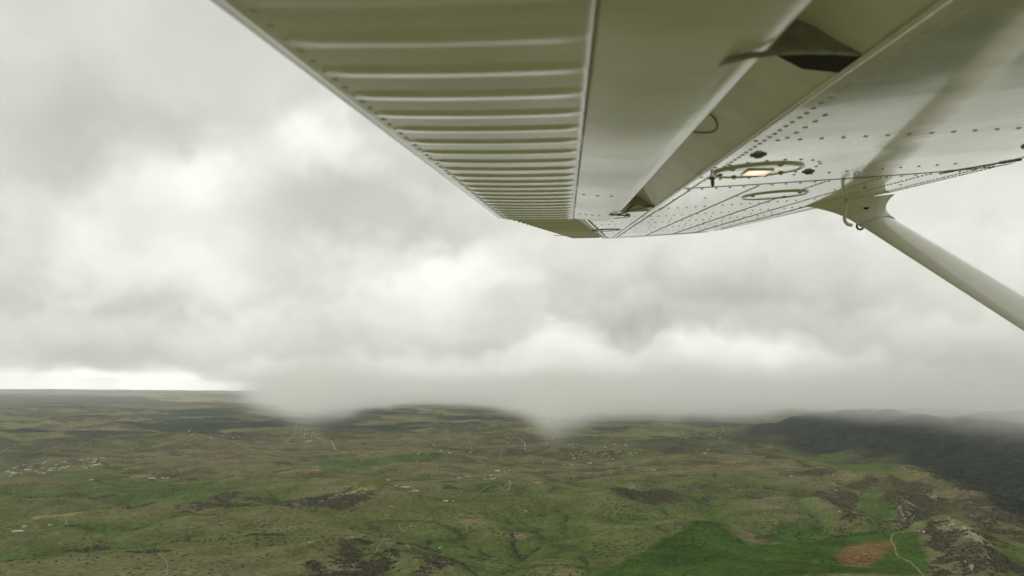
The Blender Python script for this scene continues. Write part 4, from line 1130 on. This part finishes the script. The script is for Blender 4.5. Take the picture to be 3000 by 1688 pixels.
def trunk_mesh(h_, r0, r_):
    vs_, f = [], []
    def limb(p0, p1, a, b):
        k = len(vs_); ax = (p1 - p0).normalized(); x = ax.orthogonal().normalized(); y = ax.cross(x)
        for p, rr_ in ((p0, a), (p1, b)):
            for i in range(6): q = i * math.pi / 3; vs_.append(p + (x * math.cos(q) + y * math.sin(q)) * rr_)
        for i in range(6): f.append((k + i, k + (i + 1) % 6, k + 6 + (i + 1) % 6, k + 6 + i))
    limb(Vector((0, 0, -1.5)), Vector((0, 0, h_ * .45)), r0, r0 * .7)
    for i in range(4):
        q = i * math.pi / 2 + r_.uniform(-.4, .4); limb(Vector((0, 0, h_ * .42)), Vector((math.cos(q) * h_ * .25, math.sin(q) * h_ * .25, h_ * .8)), r0 * .55, r0 * .2)
    return mesh_py('trunk', vs_, f)
def leaf_mat(name, c): 
    m = mottle(material(name, c, .8, .2), .35, .6); return m
M_BARK = mottle(material('bark', (.12, .10, .08), .9), .3, 2)
M_COTTON = leaf_mat('spring_cottonwood', (.20, .19, .10)); M_OAK = leaf_mat('dark_oak', (.055, .062, .035)); M_PALE = leaf_mat('pale_tree', (.15, .17, .08))
TREES = {}
for kind, mat_, rx, rz, hh in (('cotton', M_COTTON, 5.5, 4.5, 11), ('oak', M_OAK, 6.0, 4.2, 9), ('pale', M_PALE, 5.0, 4.0, 9)):
    TREES[kind] = []
    for s_ in range(3):
        r_ = random.Random(100 + s_ + len(kind)); cm = leaf_crown(r_, rx, rz, 260, .95, hh * .62); cm.materials.append(mat_)
        tm = trunk_mesh(hh, .35, r_); tm.materials.append(M_BARK); TREES[kind].append((cm, tm))
def tree(name, kind, u, v, label, group, size=1.0):
    x, y, z = on_ground(u, v); o = empty(name, (x, y, z)); o.rotation_euler.z = random.uniform(0, 6.28); o.scale = (size, size, size * random.uniform(.9, 1.15))
    (ranked(o, u, label, 'tree', group) if group else tag(o, label, 'tree')); cm, tm = random.choice(TREES[kind])
    link('crown', cm, None, o); link('trunk', tm, None, o); return o
def tree_row(name, kind, pl, n, label, group, size, spread=3.0):
    P = [np.array(p, float) for p in pl]; seg = [np.linalg.norm(b - a) for a, b in zip(P[:-1], P[1:])]; tot = sum(seg)
    for i in range(n):
        t = (i + random.uniform(-.35, .35)) / max(1, n - 1) * tot; t = min(max(t, 0), tot - .01); k = 0
        while t > seg[k]: t -= seg[k]; k += 1
        q = P[k] + (P[k + 1] - P[k]) * (t / seg[k])
        tree(name, kind, q[0] + random.uniform(-spread, spread), q[1] + random.uniform(-.35, .35) * spread, label, group, size * random.uniform(.75, 1.25))
tree_row('cottonwood_tree', 'cotton', [(2214,1580),(2250,1576),(2277,1563),(2315,1558),(2365,1554),(2408,1549)], 34, 'pale tree in the creek line beyond the green field', 'creek line trees', 1.0)
tree_row('cottonwood_tree', 'pale', [(2440,1562),(2520,1568),(2580,1560),(2620,1556)], 20, 'small tree on the creek below the rock fins', 'creek trees under the rock fins', .7)
tree_row('oak_tree', 'pale', [(2760,1496),(2790,1500),(2806,1506)], 9, 'olive tree in the upper clump under the red ridge', 'upper clump of olive trees', .9, 8)
tree_row('oak_tree', 'pale', [(2848,1532),(2880,1540),(2908,1548)], 10, 'olive tree in the lower clump beside the dark slope', 'lower clump of olive trees', .9, 8)
tree_row('cottonwood_tree', 'pale', [(2090,1612),(2140,1598),(2175,1586)], 9, 'small ditch tree in the bright green field', 'ditch trees in the green field', .55)
tree('lone_tree', 'oak', 1378, 1508, 'single dark tree alone on the bare brown swell', None, .8)
tree('lone_tree', 'pale', 1992, 1655, 'single pale tree standing out in the bright green field', None, 1.1)
tree_row('pine_tree', 'oak', [(1660,1405),(1672,1405)], 4, 'dark tree of the clump above the round bare patch', 'dark clump above the bare patch', .9, 4)
tree_row('pine_tree', 'oak', [(530,1408),(575,1408)], 8, 'dark tree of the row behind the left green field', 'dark row behind the green field', .9, 2)
tree_row('pine_tree', 'oak', [(1405,1430),(1445,1430)], 8, 'small road tree by the middle green paddock', 'road trees by the paddock', .6, 1)

# -- rock outcrops
M_ROCK = mottle(material('pale_rock', (.32, .285, .22), .9), .3, .15); M_RED = mottle(material('red_rock', (.21, .145, .10), .9), .3, .15)
def rock(u, v, lx, ly, h_, ang_, mat_, label, group=None):
    x, y, z = on_ground(u, v); r_ = random.Random(int(u * 7 + v)); vs_, f = [], []
    n = 12; rings = [(1.0, -.25), (.95, .2), (.72, .6), (.4, .9)]
    for q, zz in rings:
        for k in range(n):
            t = 2 * math.pi * k / n; j = r_.uniform(.65, 1.2)
            vs_.append((math.cos(t) * lx * .5 * q * j, math.sin(t) * ly * .5 * q * j, h_ * zz * r_.uniform(.75, 1.15)))
    f = [tuple(q) for q in grid_faces(4, n, wrap=True)]
    vs_.append((0, 0, h_)); f += [(3 * n + k, 3 * n + (k + 1) % n, 4 * n) for k in range(n)]
    o = link('rock_outcrop', mesh_py('rock_outcrop', vs_, f), mat_); o.location = (x, y, z); o.rotation_euler.z = math.radians(ang_)
    ranked(o, u, label, 'rock', group); return o
def rocks(pl, n, size, hgt, ang_, mat_, label, group, seed):
    r_ = random.Random(seed); P = [np.array(p, float) for p in pl]
    for i in range(n):
        t = r_.random() * (len(P) - 1); k = int(t); q = P[k] + (P[k + 1] - P[k]) * (t - k)
        s_ = size * .62 * r_.uniform(.5, 1.4); rock(q[0] + r_.uniform(-4, 4), q[1] + r_.uniform(-3, 3), s_, s_ * r_.uniform(.35, .7), hgt * r_.uniform(.5, 1.3), ang_ + r_.uniform(-25, 25), mat_, label, group)
rocks([(2634,1488),(2645,1510),(2652,1540)], 12, 15, 11, 80, M_ROCK, 'pale fin in the first rock row above the creek', 'first row of rock fins', 1)
rocks([(2655,1495),(2668,1520),(2684,1545)], 12, 13, 9, 70, M_ROCK, 'pale fin in the second rock row above the creek', 'second row of rock fins', 2)
rocks([(2680,1398),(2720,1412),(2760,1430)], 14, 30, 12, -25, M_RED, 'red rock on the upper hogback at the forest edge', 'upper red hogback rocks', 3)
rocks([(2790,1435),(2830,1460),(2860,1485)], 16, 30, 13, -35, M_RED, 'broken red rock on the lower hogback slope', 'lower red hogback rocks', 4)
rocks([(2705,1445),(2730,1460),(2752,1478)], 9, 22, 8, -30, M_ROCK, 'pale rock rib in the dark scrub below the hogback', 'pale ribs below the hogback', 5)
rocks([(2825,1648),(2845,1660),(2856,1672)], 9, 16, 9, 60, M_ROCK, 'white rock knob on the near dark slope at right', 'white knobs on the near right slope', 6)
rocks([(2870,1610),(2890,1640),(2900,1660)], 9, 14, 6, 60, M_RED, 'weathered rock along the near right ridge line', 'rocks of the near right ridge', 7)
rocks([(2443,1402),(2452,1410),(2456,1416)], 6, 20, 8, 50, M_ROCK, 'tan rock of the bare face under the mountain meadow', 'tan rock face under the meadow', 8)
rocks([(1030,1660),(1050,1655)], 5, 12, 4, 0, M_ROCK, 'white rock amid the nearest dark scarp', 'white rocks left on the near scarp', 9)
rocks([(1140,1625),(1158,1640)], 6, 10, 4, 0, M_ROCK, 'white rock at the outer end of the nearest dark scarp', 'white rocks at the scarp end', 10)
rocks([(1240,1665),(1256,1660)], 4, 10, 4, 0, M_ROCK, 'white rock on the small dark knoll by the gully', 'white rocks on the small knoll', 11)
rocks([(1130,1462),(1155,1470)], 8, 14, 4, 0, M_ROCK, 'pale rock on the scrub bank below the yellow-green field', 'rocks on the scrub bank', 12)

# -- scrub oak: thousands of low bushes, nobody could count them
NT = 260000
aa = rng.uniform(math.radians(-40), math.radians(40), NT); kk_ = rng.uniform(1 / 7200., 1 / 1950., NT)
sx_, sy_ = np.sin(aa) / kk_, np.cos(aa) / kk_
_, sd_, fo_ = cover(sx_, sy_)
keep = (rng.random(NT) < np.clip(sd_ * 1.2 - .2, 0, 1) * np.where(fo_ > .5, .5, .5))
keep |= (rng.random(NT) < .002 + .012 * sstep(fbm(sx_, sy_, 260, 3, 410), .52, .62))
sx_, sy_, fo_ = sx_[keep], sy_[keep], fo_[keep]
if len(sx_) > 62000: sx_, sy_, fo_ = sx_[:62000], sy_[:62000], fo_[:62000]
nT = len(sx_); bz = mesh_z(sx_, sy_)
wd_ = rng.uniform(2.2, 5.2, nT); ht_ = rng.uniform(1.6, 3.8, nT) * np.where(fo_ > .5, 1.7, 1)
q5 = np.arange(5) * 2 * math.pi / 5
V3 = np.zeros((nT, 11, 3))
for ring_i, (rr_, zz) in enumerate(((1.0, -.25), (.85, .55))):
    jit = rng.uniform(.7, 1.25, (nT, 5)); ph = rng.uniform(0, 6.28, nT)[:, None]
    V3[:, ring_i * 5:ring_i * 5 + 5, 0] = np.cos(q5[None] + ph * (ring_i == 0)) * rr_ * jit * wd_[:, None]
    V3[:, ring_i * 5:ring_i * 5 + 5, 1] = np.sin(q5[None] + ph * (ring_i == 0)) * rr_ * jit * wd_[:, None]
    V3[:, ring_i * 5:ring_i * 5 + 5, 2] = zz * ht_[:, None] * rng.uniform(.8, 1.2, (nT, 5))
V3[:, 5:10, :2] = V3[:, 0:5, :2] * .8; V3[:, 10, 2] = ht_
V3[:, :, 0] += sx_[:, None]; V3[:, :, 1] += sy_[:, None]; V3[:, :, 2] += bz[:, None]
tri = []
for k in range(5): tri += [(k, (k + 1) % 5, 5 + (k + 1) % 5), (k, 5 + (k + 1) % 5, 5 + k), (5 + k, 5 + (k + 1) % 5, 10)]
F3 = (np.array(tri)[None] + (np.arange(nT) * 11)[:, None, None]).reshape(-1, 3)
me = mesh_np('scrub', V3.reshape(-1, 3), F3, False)
ca = me.color_attributes.new('cover', 'FLOAT_COLOR', 'POINT')
base = np.where(fo_[:, None] > .5, np.array([.026, .031, .025]), np.array([.056, .051, .034])) * rng.uniform(.55, 1.7, (nT, 1)) + rng.uniform(-.006, .006, (nT, 3))
cc = np.ones((nT, 11, 4), np.float32); cc[:, :, :3] = np.clip(base, .008, .3)[:, None, :]
ca.data.foreach_set('color', cc.ravel())
ms = bpy.data.materials.new('scrub_oak'); ms.use_nodes = True; n = NB(ms.node_tree); b = ms.node_tree.nodes['Principled BSDF']
at = n.new('ShaderNodeAttribute', attribute_name='cover'); n.put(b.inputs['Base Color'], at.outputs['Color']); b.inputs['Roughness'].default_value = 1.0; b.inputs['Specular IOR Level'].default_value = 0.0
scr = link('scrub', me, ms); tag(scr, 'dark leafless scrub oak covering the slopes and gullies', 'scrub', kind='stuff')

give_ranks()

# ---------------------------------------------------------------- low cloud hanging into the valley, and the haze
def sector(name, a0, a1, r0, r1, z0, z1, n=24):
    vs_, fs = [], []
    for i in range(n + 1):
        a = a0 + (a1 - a0) * i / n
        for r in (r0, r1):
            for z in (z0, z1): vs_.append((math.sin(a) * r, math.cos(a) * r, z))
    for i in range(n):
        k = 4 * i; j = k + 4
        fs += [(k, j, j + 1, k + 1), (k + 2, k + 3, j + 3, j + 2), (k, k + 2, j + 2, j), (k + 1, j + 1, j + 3, k + 3)]
    fs += [(0, 1, 3, 2), (4 * n, 4 * n + 2, 4 * n + 3, 4 * n + 1)]
    bm = bmesh.new()
    for v in vs_: bm.verts.new(v)
    bm.verts.ensure_lookup_table()
    for f in fs: bm.faces.new([bm.verts[i] for i in f])
    bmesh.ops.recalc_face_normals(bm, faces=bm.faces)
    me = bpy.data.meshes.new(name); bm.to_mesh(me); bm.free(); return me
def az_of(u): return pix_azel(u, 1200)[0]
# where the curtain of low cloud begins, by bearing
FRONT = [(600, 9), (700, 8.4), (800, 6.6), (900, 5.8), (1000, 6.8), (1100, 10.5), (1250, 13.5), (1400, 12), (1500, 8.2), (1560, 5.6), (1620, 4.3), (1690, 5.2),
         (1800, 6.8), (2000, 7.4), (2150, 7.4), (2300, 7.0), (2500, 6.0), (2700, 5.0), (2900, 4.1), (3100, 3.6), (3400, 3)]
m = bpy.data.materials.new('low_cloud'); m.use_nodes = True
m.node_tree.nodes.clear(); n = NB(m.node_tree)
pos = n.new('ShaderNodeNewGeometry').outputs['Position']
px_, py_, pz_ = n.sep(pos)
dist = n.v('LENGTH', n.v('MULTIPLY', pos, (1, 1, 0)))
bear = n.m('ARCTAN2', px_, py_)
a_lo, a_hi = az_of(600), az_of(3400)
bt = n.rng(bear, a_lo, a_hi, kind='LINEAR')
fc = n.new('ShaderNodeFloatCurve'); n.put(fc.inputs['Value'], bt)
cur = fc.mapping.curves[0]
pts = [((az_of(u) - a_lo) / (a_hi - a_lo), dkm / 60.0) for u, dkm in FRONT]
cur.points[0].location = pts[0]; cur.points[1].location = pts[-1]
for p in pts[1:-1]: cur.points.new(*p)
for p in cur.points: p.handle_type = 'AUTO_CLAMPED'
fc.mapping.update()
front = n.m('MULTIPLY', fc.outputs[0], 60000.0)
nz1 = n.noise(n.v('MULTIPLY', pos, (1, 1, 2.0)), 1 / 2600.0, 4.0, 0.55)
nz2 = n.noise(n.v('MULTIPLY', pos, (1, 1, 0.7)), 1 / 700.0, 4.0, 0.6)
nz3 = n.noise(n.v('MULTIPLY', pos, (1, 1, 0.8)), 1 / 330.0, 3.0, 0.6)
behind = n.m('SUBTRACT', dist, front)
behind = n.m('ADD', behind, n.m('MULTIPLY_ADD', nz3, 2600.0, -1300.0))
behind = n.m('ADD', behind, n.m('MULTIPLY_ADD', nz1, 5200.0, -2600.0))
behind = n.m('ADD', behind, n.m('MULTIPLY_ADD', nz2, 3600.0, -1800.0))
# the cloud leans forward above: higher up it starts nearer
lean = n.m('MULTIPLY', n.m('ADD', pz_, 420.0), 9.0)
behind = n.m('ADD', behind, lean)
curtain = n.rng(behind, 0.0, 8500.0)
# over the mountain the cloud has a ragged base instead of reaching the ground
zb = n.m('ADD', n.m('MULTIPLY_ADD', nz2, 200.0, -370.0), n.m('MULTIPLY_ADD', nz3, 120.0, -60.0))
based = n.rng(n.m('SUBTRACT', pz_, zb), -25.0, 90.0)
wmt = n.rng(bear, az_of(2130), az_of(2330))
curtain = n.m('MULTIPLY', curtain, n.m('ADD', n.m('MULTIPLY', wmt, based), n.m('SUBTRACT', 1.0, wmt)))
# elsewhere its foot hangs lower and touches the ground in places
zf = n.m('ADD', n.m('MULTIPLY_ADD', n.noise(n.v('MULTIPLY', pos, (1, 1, 0.0)), 1 / 1300.0, 4.0, 0.6), 760.0, -850.0), n.m('MULTIPLY_ADD', nz3, 260.0, -130.0))
curtain = n.m('MULTIPLY', curtain, n.rng(n.m('SUBTRACT', pz_, zf), -40.0, 190.0, 0.12, 1.0))
# thins out to the left, where the horizon is open
bw = n.m('ADD', bear, n.m('MULTIPLY_ADD', nz1, 0.16, -0.08)); bw = n.m('ADD', bw, n.m('MULTIPLY_ADD', nz2, 0.05, -0.025))
curtain = n.m('MULTIPLY', curtain, n.m('POWER', n.rng(bw, az_of(650), az_of(900)), 1.6))
top = n.rng(n.m('ADD', n.m('ADD', pz_, n.m('MULTIPLY_ADD', nz1, 900.0, -450.0)), n.m('MULTIPLY_ADD', nz2, 500.0, -250.0)), -200.0, 330.0, 1.0, 0.0)
dens = n.m('MULTIPLY', n.m('MULTIPLY', curtain, top), 1 / 1250.0)
vol = n.new('ShaderNodeVolumePrincipled')
vol.inputs['Color'].default_value = (1.0, 1.0, 0.992, 1); vol.inputs['Anisotropy'].default_value = 0.25
n.put(vol.inputs['Density'], dens)
out = n.new('ShaderNodeOutputMaterial'); m.node_tree.links.new(vol.outputs[0], out.inputs['Volume'])
m.cycles.volume_step_rate = 0.4
lc = link('low_cloud', sector('low_cloud', az_of(560), math.radians(52), 1900, 21000, -640, 520), m)
tag(lc, 'pale grey low cloud and rain curtain hanging down over the valley and hilltops', 'cloud', kind='stuff')

HB = 80000.0
bm = bmesh.new(); bmesh.ops.create_cube(bm, size=1.0)
bmesh.ops.scale(bm, vec=(2 * HB, 2 * HB, 1500), verts=bm.verts); bmesh.ops.translate(bm, vec=(0, 0, -170), verts=bm.verts)
me = bpy.data.meshes.new('haze'); bm.to_mesh(me); bm.free()
m = bpy.data.materials.new('haze'); m.use_nodes = True; m.node_tree.nodes.clear(); n = NB(m.node_tree)
vol = n.new('ShaderNodeVolumePrincipled'); vol.inputs['Color'].default_value = (0.93, 0.98, 1.0, 1)
vol.inputs['Density'].default_value = 1.5e-5; vol.inputs['Anisotropy'].default_value = 0.5
out = n.new('ShaderNodeOutputMaterial'); m.node_tree.links.new(vol.outputs[0], out.inputs['Volume'])
hz = link('haze', me, m); tag(hz, 'thin pale haze over the whole plain', 'haze', kind='stuff')
